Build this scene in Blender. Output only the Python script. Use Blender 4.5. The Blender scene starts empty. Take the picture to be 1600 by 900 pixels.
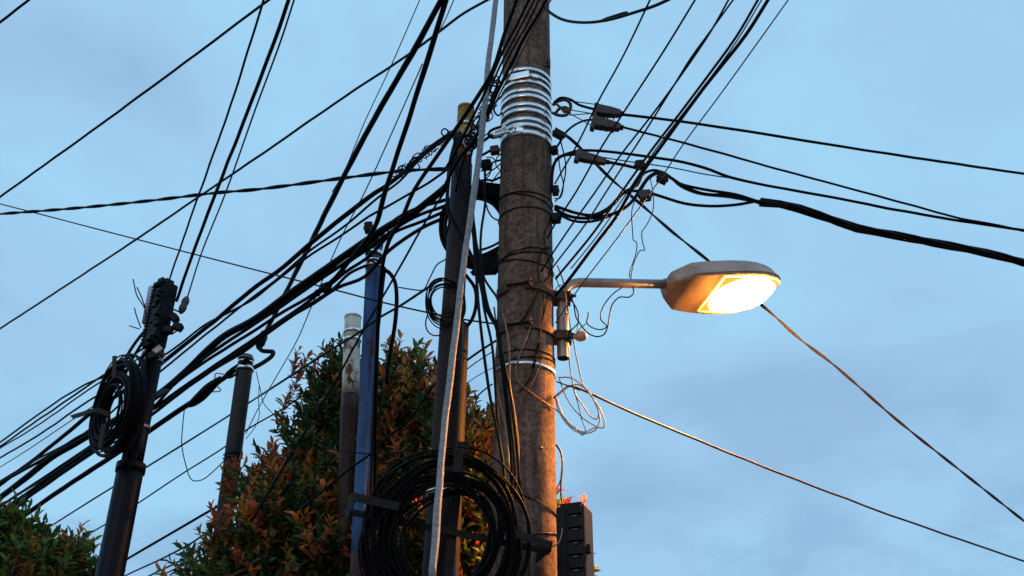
import bpy, bmesh, math, random
from mathutils import Vector, Matrix, noise
random.seed(7)
S = bpy.context.scene
COL = S.collection
R = math.radians
PI = math.pi

# ------------------------------------------------------------------ camera
FPX = 1900.0
PITCH = R(29.5)
EYE = Vector((0, 0, 1.6))
cam_d = bpy.data.cameras.new('camera')
cam = bpy.data.objects.new('camera', cam_d)
COL.objects.link(cam)
cam.location = EYE
cam.rotation_euler = (PI / 2 + PITCH, 0, 0)
cam_d.sensor_width = 36.0
cam_d.lens = 36.0 * FPX / 1600.0
cam_d.clip_end = 2000
S.camera = cam

# ------------------------------------------------------------------ sky
W = bpy.data.worlds.new('World')
S.world = W
W.use_nodes = True
wn, wl = W.node_tree.nodes, W.node_tree.links
wn.clear()
SUN_EL, SUN_AZ = R(4), R(200)        # afterglow low behind the viewer
def wnode(t, **k):
    n = wn.new(t)
    for a, b in k.items():
        setattr(n, a, b)
    return n
out = wnode('ShaderNodeOutputWorld')
bg = wnode('ShaderNodeBackground')
sky = wnode('ShaderNodeTexSky')
sky.sky_type = 'NISHITA'
sky.sun_disc = False
sky.sun_elevation = SUN_EL
sky.sun_rotation = SUN_AZ
sky.air_density = 1.2
sky.dust_density = 0.6
sky.ozone_density = 3.0
tc = wnode('ShaderNodeTexCoord')
mp = wnode('ShaderNodeMapping')
mp.inputs['Scale'].default_value = (1.0, 1.0, 1.9)
mp.inputs['Location'].default_value = (3.1, 1.7, 0.4)
wl.new(tc.outputs['Generated'], mp.inputs['Vector'])
nz = wnode('ShaderNodeTexNoise')
nz.inputs['Scale'].default_value = 3.4
nz.inputs['Detail'].default_value = 5
nz.inputs['Roughness'].default_value = 0.5
nz.inputs['Distortion'].default_value = 0.4
wl.new(mp.outputs[0], nz.inputs['Vector'])
rp = wnode('ShaderNodeValToRGB')
els = rp.color_ramp.elements
els[0].position = 0.335; els[0].color = (0.310, 0.530, 0.785, 1)
els[1].position = 0.62; els[1].color = (0.375, 0.695, 0.950, 1)
e = els.new(0.46); e.color = (0.352, 0.615, 0.885, 1)
wl.new(nz.outputs['Fac'], rp.inputs[0])
# low soft cloud bank, only towards the horizon
nz2 = wnode('ShaderNodeTexNoise')
nz2.inputs['Scale'].default_value = 6.5
nz2.inputs['Detail'].default_value = 6
nz2.inputs['Roughness'].default_value = 0.6
wl.new(mp.outputs[0], nz2.inputs['Vector'])
sx = wnode('ShaderNodeSeparateXYZ')
wl.new(tc.outputs['Generated'], sx.inputs[0])
mz = wnode('ShaderNodeMapRange')
mz.inputs['From Min'].default_value = 0.44
mz.inputs['From Max'].default_value = 0.26
mz.inputs['To Min'].default_value = 0.0
mz.inputs['To Max'].default_value = 1.0
wl.new(sx.outputs['Z'], mz.inputs['Value'])
m2 = wnode('ShaderNodeMapRange')
m2.inputs['From Min'].default_value = 0.46
m2.inputs['From Max'].default_value = 0.62
wl.new(nz2.outputs['Fac'], m2.inputs['Value'])
mm = wnode('ShaderNodeMath', operation='MULTIPLY')
wl.new(mz.outputs[0], mm.inputs[0]); wl.new(m2.outputs[0], mm.inputs[1])
mm2 = wnode('ShaderNodeMath', operation='MULTIPLY')
wl.new(mm.outputs[0], mm2.inputs[0]); mm2.inputs[1].default_value = 0.55
cl = wnode('ShaderNodeMix', data_type='RGBA')
wl.new(mm2.outputs[0], cl.inputs[0])
wl.new(rp.outputs[0], cl.inputs[6])
cl.inputs[7].default_value = (0.225, 0.400, 0.650, 1)
# the half of the sky behind the viewer keeps a dim warm afterglow
bk = wnode('ShaderNodeMapRange')
bk.inputs['From Min'].default_value = 0.25
bk.inputs['From Max'].default_value = -0.8
wl.new(sx.outputs['Y'], bk.inputs['Value'])
hz = wnode('ShaderNodeMapRange')
hz.inputs['From Min'].default_value = 0.50
hz.inputs['From Max'].default_value = 0.15
wl.new(sx.outputs['Z'], hz.inputs['Value'])
bh = wnode('ShaderNodeMath', operation='MULTIPLY')
wl.new(bk.outputs[0], bh.inputs[0]); wl.new(hz.outputs[0], bh.inputs[1])
wm = wnode('ShaderNodeMix', data_type='RGBA')
wl.new(bh.outputs[0], wm.inputs[0])
wl.new(cl.outputs[2], wm.inputs[6])
wm.inputs[7].default_value = (0.31, 0.24, 0.235, 1)
# blend the physical sky in
sc = wnode('ShaderNodeMix', data_type='RGBA', blend_type='MULTIPLY')
sc.inputs[0].default_value = 1.0
sc.inputs[7].default_value = (1.0, 1.0, 1.0, 1)
wl.new(sky.outputs[0], sc.inputs[6])
scl = wnode('ShaderNodeVectorMath', operation='SCALE')
scl.inputs['Scale'].default_value = 10.0
wl.new(wm.outputs[2], scl.inputs[0])
fm = wnode('ShaderNodeMix', data_type='RGBA')
fm.inputs[0].default_value = 0.96
wl.new(sc.outputs[2], fm.inputs[6])
wl.new(scl.outputs[0], fm.inputs[7])
wl.new(fm.outputs[2], bg.inputs['Color'])
bg.inputs['Strength'].default_value = 0.10
wl.new(bg.outputs[0], out.inputs[0])

sun_d = bpy.data.lights.new('sun', 'SUN')
sun_d.energy = 0.28
sun_d.angle = R(25)
sun_d.color = (1.0, 0.72, 0.55)
sun = bpy.data.objects.new('sun', sun_d)
COL.objects.link(sun)
sd = Vector((math.sin(SUN_AZ) * math.cos(R(14)), math.cos(SUN_AZ) * math.cos(R(14)), math.sin(R(14))))
sun.rotation_euler = sd.to_track_quat('Z', 'Y').to_euler()

S.view_settings.view_transform = 'Standard'
S.view_settings.look = 'None'
S.view_settings.exposure = 0.0
S.view_settings.gamma = 1.0
S.view_settings.use_curve_mapping = False
S.cycles.max_bounces = 6
S.cycles.sample_clamp_indirect = 4.0

# ------------------------------------------------------------------ helpers
cp, sp = math.cos(PITCH), math.sin(PITCH)
def ray(px, py):
    x = (px - 800) / FPX
    y = (450 - py) / FPX
    return Vector((x, cp - y * sp, sp + y * cp))
def P(px, py, D):
    """the point of the place seen at photo pixel px,py that stands D metres ahead"""
    r = ray(px, py)
    return EYE + r * (D / r.y)
def mpp(px, py, D):
    r = ray(px, py)
    return (D / r.y) / FPX          # metres per photo pixel there

def tag(o, label=None, cat=None, group=None, kind=None):
    if label: o['label'] = label
    if cat: o['category'] = cat
    if group: o['group'] = group
    if kind: o['kind'] = kind
    return o
def empty(name, loc, label, cat, group=None):
    o = bpy.data.objects.new(name, None)
    o.empty_display_size = 0.1
    o.location = loc
    COL.objects.link(o)
    bpy.context.view_layer.update()
    return tag(o, label, cat, group)

class MB:
    def __init__(s):
        s.v = []; s.f = []; s.mi = []; s.sm = []
    def add(s, vs, fs, mi=0, smooth=True):
        b = len(s.v)
        s.v.extend([tuple(v) for v in vs])
        for f in fs:
            s.f.append([b + i for i in f]); s.mi.append(mi); s.sm.append(smooth)
    def build(s, name, mats, parent=None):
        me = bpy.data.meshes.new(name)
        off = Vector((0, 0, 0))
        if parent is not None:
            off = parent.matrix_world.translation.copy() if parent.parent is None else parent.parent.matrix_world.translation.copy()
        else:
            zs = min(s.v, key=lambda q: q[2])
            off = Vector(zs)
        me.from_pydata([(a - off.x, b - off.y, c - off.z) for a, b, c in s.v], [], s.f)
        if not isinstance(mats, (list, tuple)): mats = [mats]
        for m in mats: me.materials.append(m)
        me.polygons.foreach_set('material_index', s.mi)
        me.polygons.foreach_set('use_smooth', s.sm)
        me.update()
        o = bpy.data.objects.new(name, me)
        COL.objects.link(o)
        if parent is not None: o.parent = parent
        else: o.location = off
        return o
    def tube(s, pts, rad, n=8, cap=True, mi=0, twist=0.0):
        pts = [Vector(p) for p in pts]
        m = len(pts)
        if not isinstance(rad, (list, tuple)): rad = [rad] * m
        t0 = (pts[1] - pts[0]).normalized()
        up = Vector((0, 0, 1)) if abs(t0.z) < .9 else Vector((1, 0, 0))
        u = t0.cross(up).normalized()
        vs = []
        for i, p in enumerate(pts):
            t = (pts[min(i + 1, m - 1)] - pts[max(i - 1, 0)])
            if t.length < 1e-9: t = t0.copy()
            t.normalize()
            u = (u - t * u.dot(t))
            if u.length < 1e-6: u = t.orthogonal()
            u.normalize()
            w = t.cross(u)
            for k in range(n):
                a = 2 * PI * k / n
                vs.append(p + (u * math.cos(a) + w * math.sin(a)) * rad[i])
        fs = []
        for i in range(m - 1):
            for k in range(n):
                a = i * n + k; b = i * n + (k + 1) % n
                fs.append((a, b, b + n, a + n))
        if cap:
            fs.append(tuple(range(n))[::-1]); fs.append(tuple((m - 1) * n + k for k in range(n)))
        s.add(vs, fs, mi)
    def box(s, c, ax, ay, az, hx, hy, hz, mi=0, bev=0.0):
        """box centred c on axes ax, ay, az with half sizes; bev chamfers the edges"""
        c = Vector(c)
        b = min(bev, hx * .9, hy * .9, hz * .9)
        bm = bmesh.new()
        bmesh.ops.create_cube(bm, size=2)
        for v in bm.verts:
            v.co = Vector((v.co.x * hx, v.co.y * hy, v.co.z * hz))
        if b > 0:
            bmesh.ops.bevel(bm, geom=list(bm.edges), offset=b, segments=2, affect='EDGES', profile=.6)
        bm.verts.index_update()
        vs = [c + ax * v.co.x + ay * v.co.y + az * v.co.z for v in bm.verts]
        fs = [[v.index for v in f.verts] for f in bm.faces]
        bm.free()
        s.add(vs, fs, mi, False)
    def strap(s, pts, axis, w, t, mi=0):
        """flat strip following pts, width w along axis, thickness t outward"""
        pts = [Vector(p) for p in pts]
        m = len(pts); vs = []
        for i, p in enumerate(pts):
            tn = (pts[min(i + 1, m - 1)] - pts[max(i - 1, 0)]).normalized()
            a = axis.normalized()
            nrm = tn.cross(a).normalized()
            vs += [p - a * w / 2, p + a * w / 2, p + a * w / 2 + nrm * t, p - a * w / 2 + nrm * t]
        fs = []
        for i in range(m - 1):
            for k in range(4):
                a = i * 4 + k; b = i * 4 + (k + 1) % 4
                fs.append((a, b, b + 4, a + 4))
        fs += [(3, 2, 1, 0), tuple((m - 1) * 4 + k for k in range(4))]
        s.add(vs, fs, mi, False)

def spline(pts, step=0.06):
    pts = [Vector(p) for p in pts]
    if len(pts) == 2:
        n = 12
        return [pts[0].lerp(pts[1], i / n) for i in range(n + 1)]
    ext = [pts[0] * 2 - pts[1]] + pts + [pts[-1] * 2 - pts[-2]]
    out = []
    for i in range(1, len(ext) - 2):
        a, b, c, d = ext[i - 1], ext[i], ext[i + 1], ext[i + 2]
        # centripetal Catmull-Rom
        t1 = max((b - a).length, 1e-4) ** .5
        t2 = t1 + max((c - b).length, 1e-4) ** .5
        t3 = t2 + max((d - c).length, 1e-4) ** .5
        n = max(4, min(40, int((c - b).length / step)))
        for k in range(n):
            t = t1 + (t2 - t1) * k / n
            A1 = a * ((t1 - t) / t1) + b * (t / t1)
            A2 = b * ((t2 - t) / (t2 - t1)) + c * ((t - t1) / (t2 - t1))
            A3 = c * ((t3 - t) / (t3 - t2)) + d * ((t - t2) / (t3 - t2))
            B1 = A1 * ((t2 - t) / t2) + A2 * (t / t2)
            B2 = A2 * ((t3 - t) / (t3 - t1)) + A3 * ((t - t1) / (t3 - t1))
            out.append(B1 * ((t2 - t) / (t2 - t1)) + B2 * ((t - t1) / (t2 - t1)))
    out.append(pts[-1])
    return out

def helix(path, r, pitch, ph, n_per=10):
    """resample path and wind a helix round it"""
    # resample
    L = [0.0]
    for a, b in zip(path, path[1:]): L.append(L[-1] + (b - a).length)
    T = L[-1]; n = max(8, int(T / pitch * n_per))
    res = []; j = 0
    for i in range(n + 1):
        q = T * i / n
        while j < len(L) - 2 and L[j + 1] < q: j += 1
        f = (q - L[j]) / max(1e-6, L[j + 1] - L[j])
        res.append(path[j].lerp(path[j + 1], min(1, max(0, f))))
    u = None; outp = []
    for i, p in enumerate(res):
        t = (res[min(i + 1, n)] - res[max(i - 1, 0)]).normalized()
        if u is None: u = t.orthogonal().normalized()
        u = (u - t * u.dot(t)).normalized()
        w = t.cross(u)
        a = 2 * PI * (T * i / n) / pitch + ph
        outp.append(p + (u * math.cos(a) + w * math.sin(a)) * r)
    return outp

# ------------------------------------------------------------------ materials
def mat(name, col, rough=.5, metal=0., bump=0., bscale=30., var=0., vscale=8., col2=None, spec=.5, stretch=(1, 1, 1), lo=.4, hi=.6, det=6):
    m = bpy.data.materials.new(name)
    m.use_nodes = True
    nt = m.node_tree; N, L = nt.nodes, nt.links
    b = N['Principled BSDF']
    b.inputs['Roughness'].default_value = rough
    b.inputs['Metallic'].default_value = metal
    b.inputs['Specular IOR Level'].default_value = spec
    b.inputs['Base Color'].default_value = (*col, 1)
    tcn = N.new('ShaderNodeTexCoord')
    mpn = N.new('ShaderNodeMapping'); mpn.inputs['Scale'].default_value = stretch
    L.new(tcn.outputs['Object'], mpn.inputs[0])
    if col2 is not None or var:
        nn = N.new('ShaderNodeTexNoise'); nn.inputs['Scale'].default_value = vscale
        nn.inputs['Detail'].default_value = det; nn.inputs['Roughness'].default_value = .62
        L.new(mpn.outputs[0], nn.inputs['Vector'])
        r = N.new('ShaderNodeValToRGB')
        c2 = col2 if col2 is not None else tuple(c * (1 - var) for c in col)
        r.color_ramp.elements[0].position = lo; r.color_ramp.elements[0].color = (*c2, 1)
        r.color_ramp.elements[1].position = hi; r.color_ramp.elements[1].color = (*col, 1)
        L.new(nn.outputs['Fac'], r.inputs[0]); L.new(r.outputs[0], b.inputs['Base Color'])
    if bump:
        n2 = N.new('ShaderNodeTexNoise'); n2.inputs['Scale'].default_value = bscale; n2.inputs['Detail'].default_value = 6
        L.new(mpn.outputs[0], n2.inputs['Vector'])
        bp = N.new('ShaderNodeBump'); bp.inputs['Strength'].default_value = bump; bp.inputs['Distance'].default_value = .01
        L.new(n2.outputs['Fac'], bp.inputs['Height']); L.new(bp.outputs[0], b.inputs['Normal'])
    return m

def concrete(name, c1, c2, c3):
    """mottled old concrete: broad stains, fine grain, small pits, vertical streaks"""
    m = bpy.data.materials.new(name); m.use_nodes = True
    N, L = m.node_tree.nodes, m.node_tree.links
    b = N['Principled BSDF']; b.inputs['Roughness'].default_value = .92; b.inputs['Specular IOR Level'].default_value = .15
    tcn = N.new('ShaderNodeTexCoord')
    def nz_(scale, det, st=(1, 1, 1), dist=0.):
        mpn = N.new('ShaderNodeMapping'); mpn.inputs['Scale'].default_value = st
        L.new(tcn.outputs['Object'], mpn.inputs[0])
        n = N.new('ShaderNodeTexNoise'); n.inputs['Scale'].default_value = scale; n.inputs['Detail'].default_value = det
        n.inputs['Roughness'].default_value = .65; n.inputs['Distortion'].default_value = dist
        L.new(mpn.outputs[0], n.inputs['Vector']); return n
    a = nz_(4.5, 8, (1.6, 1.6, .9), .6)
    r = N.new('ShaderNodeValToRGB')
    r.color_ramp.elements[0].position = .36; r.color_ramp.elements[0].color = (*c2, 1)
    r.color_ramp.elements[1].position = .66; r.color_ramp.elements[1].color = (*c1, 1)
    L.new(a.outputs['Fac'], r.inputs[0])
    g = nz_(38, 8)
    r2 = N.new('ShaderNodeValToRGB')
    r2.color_ramp.elements[0].position = .38; r2.color_ramp.elements[0].color = (.50, .48, .47, 1)
    r2.color_ramp.elements[1].position = .62; r2.color_ramp.elements[1].color = (1.25, 1.22, 1.2, 1)
    L.new(g.outputs['Fac'], r2.inputs[0])
    mx = N.new('ShaderNodeMix'); mx.data_type = 'RGBA'; mx.blend_type = 'MULTIPLY'; mx.inputs[0].default_value = 1
    L.new(r.outputs[0], mx.inputs[6]); L.new(r2.outputs[0], mx.inputs[7])
    st = nz_(6, 7, (3, 3, .22), .5)
    r3 = N.new('ShaderNodeValToRGB')
    r3.color_ramp.elements[0].position = .50; r3.color_ramp.elements[0].color = (0, 0, 0, 1)
    r3.color_ramp.elements[1].position = .7; r3.color_ramp.elements[1].color = (1, 1, 1, 1)
    L.new(st.outputs['Fac'], r3.inputs[0])
    mx2 = N.new('ShaderNodeMix'); mx2.data_type = 'RGBA'
    L.new(r3.outputs[0], mx2.inputs[0]); L.new(mx.outputs[2], mx2.inputs[6]); mx2.inputs[7].default_value = (*c3, 1)
    s2 = nz_(5, 5, (5, 5, .10), .2)
    r4 = N.new('ShaderNodeValToRGB')
    r4.color_ramp.elements[0].position = .55; r4.color_ramp.elements[0].color = (0, 0, 0, 1)
    r4.color_ramp.elements[1].position = .72; r4.color_ramp.elements[1].color = (.6, .6, .6, 1)
    L.new(s2.outputs['Fac'], r4.inputs[0])
    mx3 = N.new('ShaderNodeMix'); mx3.data_type = 'RGBA'
    L.new(r4.outputs[0], mx3.inputs[0]); L.new(mx2.outputs[2], mx3.inputs[6]); mx3.inputs[7].default_value = (c1[0] * 1.35, c1[1] * 1.4, c1[2] * 1.45, 1)
    L.new(mx3.outputs[2], b.inputs['Base Color'])
    bp = N.new('ShaderNodeBump'); bp.inputs['Strength'].default_value = .6; bp.inputs['Distance'].default_value = .006
    L.new(g.outputs['Fac'], bp.inputs['Height']); L.new(bp.outputs[0], b.inputs['Normal'])
    return m

def painted_rust(name, paint, rust, lo, hi, scale=5, st=(2, 2, .35), rough=.45):
    m = bpy.data.materials.new(name); m.use_nodes = True
    N, L = m.node_tree.nodes, m.node_tree.links
    b = N['Principled BSDF']; b.inputs['Roughness'].default_value = rough; b.inputs['Specular IOR Level'].default_value = .2
    tcn = N.new('ShaderNodeTexCoord')
    mpn = N.new('ShaderNodeMapping'); mpn.inputs['Scale'].default_value = st
    L.new(tcn.outputs['Object'], mpn.inputs[0])
    n = N.new('ShaderNodeTexNoise'); n.inputs['Scale'].default_value = scale; n.inputs['Detail'].default_value = 8; n.inputs['Roughness'].default_value = .68
    L.new(mpn.outputs[0], n.inputs['Vector'])
    n2 = N.new('ShaderNodeTexNoise'); n2.inputs['Scale'].default_value = 40; n2.inputs['Detail'].default_value = 4
    L.new(tcn.outputs['Object'], n2.inputs['Vector'])
    rr = N.new('ShaderNodeValToRGB')
    rr.color_ramp.elements[0].color = (*[c * .35 for c in rust], 1); rr.color_ramp.elements[0].position = .35
    rr.color_ramp.elements[1].color = (*rust, 1); rr.color_ramp.elements[1].position = .65
    L.new(n2.outputs['Fac'], rr.inputs[0])
    r = N.new('ShaderNodeValToRGB')
    r.color_ramp.elements[0].position = lo; r.color_ramp.elements[0].color = (0, 0, 0, 1)
    r.color_ramp.elements[1].position = hi; r.color_ramp.elements[1].color = (1, 1, 1, 1)
    L.new(n.outputs['Fac'], r.inputs[0])
    n3 = N.new('ShaderNodeTexNoise'); n3.inputs['Scale'].default_value = 9; n3.inputs['Detail'].default_value = 6
    L.new(mpn.outputs[0], n3.inputs['Vector'])
    pr = N.new('ShaderNodeValToRGB')
    pr.color_ramp.elements[0].color = (*[c * .6 for c in paint], 1); pr.color_ramp.elements[0].position = .38
    pr.color_ramp.elements[1].color = (*paint, 1); pr.color_ramp.elements[1].position = .6
    L.new(n3.outputs['Fac'], pr.inputs[0])
    mx = N.new('ShaderNodeMix'); mx.data_type = 'RGBA'
    L.new(r.outputs[0], mx.inputs[0]); L.new(rr.outputs[0], mx.inputs[6]); L.new(pr.outputs[0], mx.inputs[7])
    L.new(mx.outputs[2], b.inputs['Base Color'])
    bp = N.new('ShaderNodeBump'); bp.inputs['Strength'].default_value = .35; bp.inputs['Distance'].default_value = .006
    L.new(r.outputs[0], bp.inputs['Height']); L.new(bp.outputs[0], b.inputs['Normal'])
    return m

M = {}
M['concrete'] = concrete('old_concrete', (.275, .190, .150), (.140, .093, .073), (.07, .048, .038))
M['concrete_grey'] = concrete('grey_concrete', (.22, .19, .165), (.13, .105, .09), (.07, .055, .045))
M['black'] = mat('black_sheath', (.0035, .0035, .0045), .5, spec=.09, bump=.15, bscale=60)
M['black2'] = mat('worn_black_sheath', (.012, .010, .010), .5, spec=.25, var=.5, vscale=20)
M['teal'] = mat('dark_teal_sheath', (.005, .017, .024), .45, spec=.2)
M['greycab'] = mat('lamp_catching_grey_sheath', (.055, .046, .040), .6, spec=.25, var=.4, vscale=12)  # sheath colour lightened from black so the lamp's warm light shows on it
M['brown'] = mat('brown_wire', (.16, .075, .05), .45)
M['whitewire'] = mat('white_wire', (.55, .46, .40), .5)
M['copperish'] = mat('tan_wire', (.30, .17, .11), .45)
M['rope'] = mat('grey_sleeved_guy', (.33, .33, .335), .6, bump=.5, bscale=150, var=.35, vscale=40)
M['band'] = mat('stainless_band', (1, 1, 1), .26, metal=.95, var=.06, vscale=25)
M['steel'] = mat('galvanised_steel', (.42, .38, .36), .5, metal=.75, var=.35, vscale=18, bump=.2)
M['armsteel'] = mat('galvanised_arm', (.44, .37, .34), .48, metal=.45, var=.3, vscale=14, bump=.15)
M['rusty'] = mat('rusty_steel', (.17, .085, .055), .75, metal=.2, col2=(.06, .03, .022), vscale=22, bump=.5)
M['darksteel'] = mat('dark_steel', (.016, .014, .015), .6, metal=.0, spec=.2, var=.5, vscale=20, bump=.3)
M['plastic'] = mat('black_plastic', (.006, .006, .007), .5, spec=.2, bump=.1)
M['plate'] = mat('grey_steel_plate', (.05, .046, .045), .6, var=.3, spec=.2)
M['soot'] = mat('sooty_black', (.010, .008, .008), .95, spec=.05, bump=.3)
M['clamp'] = mat('brown_plastic', (.085, .05, .042), .5, var=.45, vscale=30)
M['ceram'] = mat('grey_green_ceramic', (.07, .085, .075), .3, var=.3, vscale=30)
M['lavender'] = mat('lavender_plastic', (.50, .42, .62), .5, var=.15)
M['house'] = mat('lamp_housing', (.62, .45, .37), .55, var=.22, vscale=9)
M['photocell'] = mat('pink_plastic', (.60, .42, .38), .5, var=.15)
M['blue'] = painted_rust('blue_paint', (.060, .155, .37), (.14, .055, .03), .41, .46, rough=.6)
M['white'] = painted_rust('white_paint', (.85, .81, .68), (.22, .085, .035), .40, .44, scale=6, st=(1.4, 1.4, .7), rough=.6)
M['whiterust'] = painted_rust('rusted_foot', (.05, .026, .02), (.05, .02, .014), .40, .6)
M['purple'] = painted_rust('dark_pipe_paint', (.036, .032, .036), (.05, .028, .022), .34, .5, rough=.55)
M['purple2'] = painted_rust('brown_pipe_paint', (.026, .018, .018), (.045, .02, .016), .42, .6, rough=.6)
M['yellow'] = painted_rust('yellow_paint', (.48, .31, .07), (.40, .17, .03), .40, .52, st=(1.5, 1.5, 1), rough=.6)
M['darkpole'] = mat('dark_pole_paint', (.022, .016, .014), .7, var=.4, vscale=9, bump=.2)
M['bluepole'] = mat('blue_black_enamel', (.006, .009, .018), .45, spec=.14, var=.3, vscale=5, bump=.05)
M['bluecab'] = mat('blue_conduit', (.04, .10, .22), .4)

def leafmat(name, c, tr=.45, rough=.4):
    m = bpy.data.materials.new(name); m.use_nodes = True
    N, L = m.node_tree.nodes, m.node_tree.links
    b = N['Principled BSDF']; o = N['Material Output']
    b.inputs['Roughness'].default_value = rough
    tcn = N.new('ShaderNodeTexCoord')
    n = N.new('ShaderNodeTexNoise'); n.inputs['Scale'].default_value = 14; n.inputs['Detail'].default_value = 4
    L.new(tcn.outputs['Object'], n.inputs['Vector'])
    r = N.new('ShaderNodeValToRGB')
    r.color_ramp.elements[0].position = .35; r.color_ramp.elements[0].color = (c[0] * .5, c[1] * .5, c[2] * .5, 1)
    r.color_ramp.elements[1].position = .68; r.color_ramp.elements[1].color = (c[0] * 1.35, c[1] * 1.35, c[2] * 1.3, 1)
    L.new(n.outputs['Fac'], r.inputs[0]); L.new(r.outputs[0], b.inputs['Base Color'])
    t = N.new('ShaderNodeBsdfTranslucent'); L.new(r.outputs[0], t.inputs['Color'])
    mx = N.new('ShaderNodeMixShader'); mx.inputs[0].default_value = tr
    L.new(b.outputs[0], mx.inputs[1]); L.new(t.outputs[0], mx.inputs[2]); L.new(mx.outputs[0], o.inputs[0])
    return m
LEAF = [leafmat('leaf_dark_green', (.040, .068, .018)), leafmat('leaf_green', (.085, .135, .028)),
        leafmat('leaf_olive', (.19, .16, .03)), leafmat('leaf_orange', (.80, .26, .05), .5),
        leafmat('leaf_red', (.60, .12, .05), .5), leafmat('leaf_bright_green', (.19, .27, .035), .5)]
M['bark'] = mat('bark', (.09, .06, .04), .9, bump=.6, var=.4, vscale=15)

# ------------------------------------------------------------------ ground (outside the frame, catches the lamp light)
def sheet(name, x0, x1, y0, y1, z, m):
    b = MB(); b.add([(x0, y0, z), (x1, y0, z), (x1, y1, z), (x0, y1, z)], [(0, 1, 2, 3)], 0, False)
    return tag(b.build(name, m), kind='structure')
sheet('ground', -600, 600, -600, 600, 0, mat('earth', (.07, .075, .035), .95, col2=(.05, .035, .02), vscale=.5, bump=.5))
sheet('road', -600, 600, -6.5, 3.2, .004, mat('asphalt', (.05, .05, .052), .9, var=.3, vscale=3, bump=.4, bscale=60))
kb = MB(); kb.box((0, 3.3, .06), Vector((1, 0, 0)), Vector((0, 1, 0)), Vector((0, 0, 1)), 600, .1, .07)
tag(kb.build('kerb', M['concrete_grey']), kind='structure')
sheet('pavement', -600, 600, 3.4, 5.2, .10, mat('paving', (.12, .11, .10), .9, var=.3, vscale=2, bump=.3))

# ------------------------------------------------------------------ poles
class Pole:
    """straight pole through two seen points, standing on the ground"""
    def __init__(s, a, b, ztop=None):
        s.a, s.b = a, b
        d = (a - b).normalized()
        s.base = b - d * (b.z / d.z)
        s.top = a if ztop is None else b + d * ((ztop - b.z) / d.z)
        s.d = d
    def at(s, z): return s.base + s.d * (z / s.d.z)

def round_shaft(pole, z0, z1, r0, r1, name, m, parent, n=40, cap=True, cz=None, rough=0.0):
    mb = MB(); k = max(2, int((z1 - z0) / .12))
    pts, rr = [], []
    for i in range(k + 1):
        z = z0 + (z1 - z0) * i / k
        pts.append(pole.at(z)); rr.append(r0 + (r1 - r0) * i / k)
    mb.tube(pts, rr, n, cap)
    if rough:
        for i, v in enumerate(mb.v):
            v = Vector(v)
            ax = pole.at(v.z)
            dv = (v - ax); dv.z = 0
            q = noise.noise(v * 6) * rough + noise.noise(v * 22) * rough * .4
            mb.v[i] = tuple(v + dv.normalized() * q)
    return mb.build(name, m, parent)

def ring_pts(pole, z, r, a0=0, a1=2 * PI, n=40, tilt=0, tdir=0):
    c = pole.at(z)
    out = []
    for i in range(n + 1):
        a = a0 + (a1 - a0) * i / n
        out.append(c + Vector((math.cos(a) * r, math.sin(a) * r, tilt * r * math.cos(a - tdir))))
    return out

def band(pole, z, r, h, t, name, m, parent, tilt=0, tdir=0):
    mb = MB(); n = 48; vs = []
    c = pole.at(z)
    for i in range(n):
        a = 2 * PI * i / n
        dz = tilt * r * math.cos(a - tdir)
        ca, sa = math.cos(a), math.sin(a)
        for rr, zz in ((r, -h / 2), (r + t, -h / 2), (r + t, h / 2), (r, h / 2)):
            vs.append(c + Vector((ca * rr, sa * rr, dz + zz)))
    fs = []
    for i in range(n):
        for k in range(4):
            a = i * 4 + k; b = i * 4 + (k + 1) % 4
            j = ((i + 1) % n) * 4
            fs.append((a, b, j + (k + 1) % 4, j + k))
    mb.add(vs, fs, 0, True)
    # flat shading for edge faces
    mb.sm = [k % 4 == 1 for k in range(len(fs))]
    return mb.build(name, m, parent)

def zpix(px, py, D): return P(px, py, D).z

# --- the big concrete pole
MD = 6.0
main = Pole(P(822, 200, MD), P(820.5, 560, MD))
def mr(z): return .1665 - .0046 * (z - 3.2)
root = empty('concrete_pole', main.base, 'thick brown concrete utility pole wrapped in bright steel bands, right of centre', 'utility pole')
def rnd_main():
    return round_shaft(main, 0, 9.4, mr(0), mr(9.4), 'shaft', M['concrete'], root, n=56, rough=.0025)
rnd_main()
for i, (py, hpx, tl, td) in enumerate([(107, 5, .03, 0), (118, 4, .02, 2), (127, 5, .02, 1), (140, 6, .03, 0), (148.5, 6, .03, 0.1),
                               (162, 6, .04, 0), (171, 6, .04, 0.2), (185, 6, .05, 0), (194, 6, .05, 0), (206, 7, .05, .2)]):
    z = zpix(822, py, MD - mr(6))
    band(main, z, mr(z) + .0045, hpx * .0054, .0018, 'steel_band', M['band'], root, tl, td + 2.6)
z = zpix(822, 566, MD - mr(4.5))
band(main, z, mr(z) + .0045, .022, .0020, 'steel_band', M['band'], root, .04, 2.7)
def on_main(px, py, off=0.0):
    """point on the near face of the concrete pole seen at px,py"""
    D = MD - .05
    for _ in range(12):
        q = P(px, py, D)
        r = mr(q.z) + off
        c = main.at(q.z)
        dx = q.x - c.x
        if abs(dx) > r * .999: return Vector((c.x + math.copysign(r, dx), c.y, q.z))
        D = c.y - math.sqrt(r * r - dx * dx)
    return P(px, py, D)
mb = MB()
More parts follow.
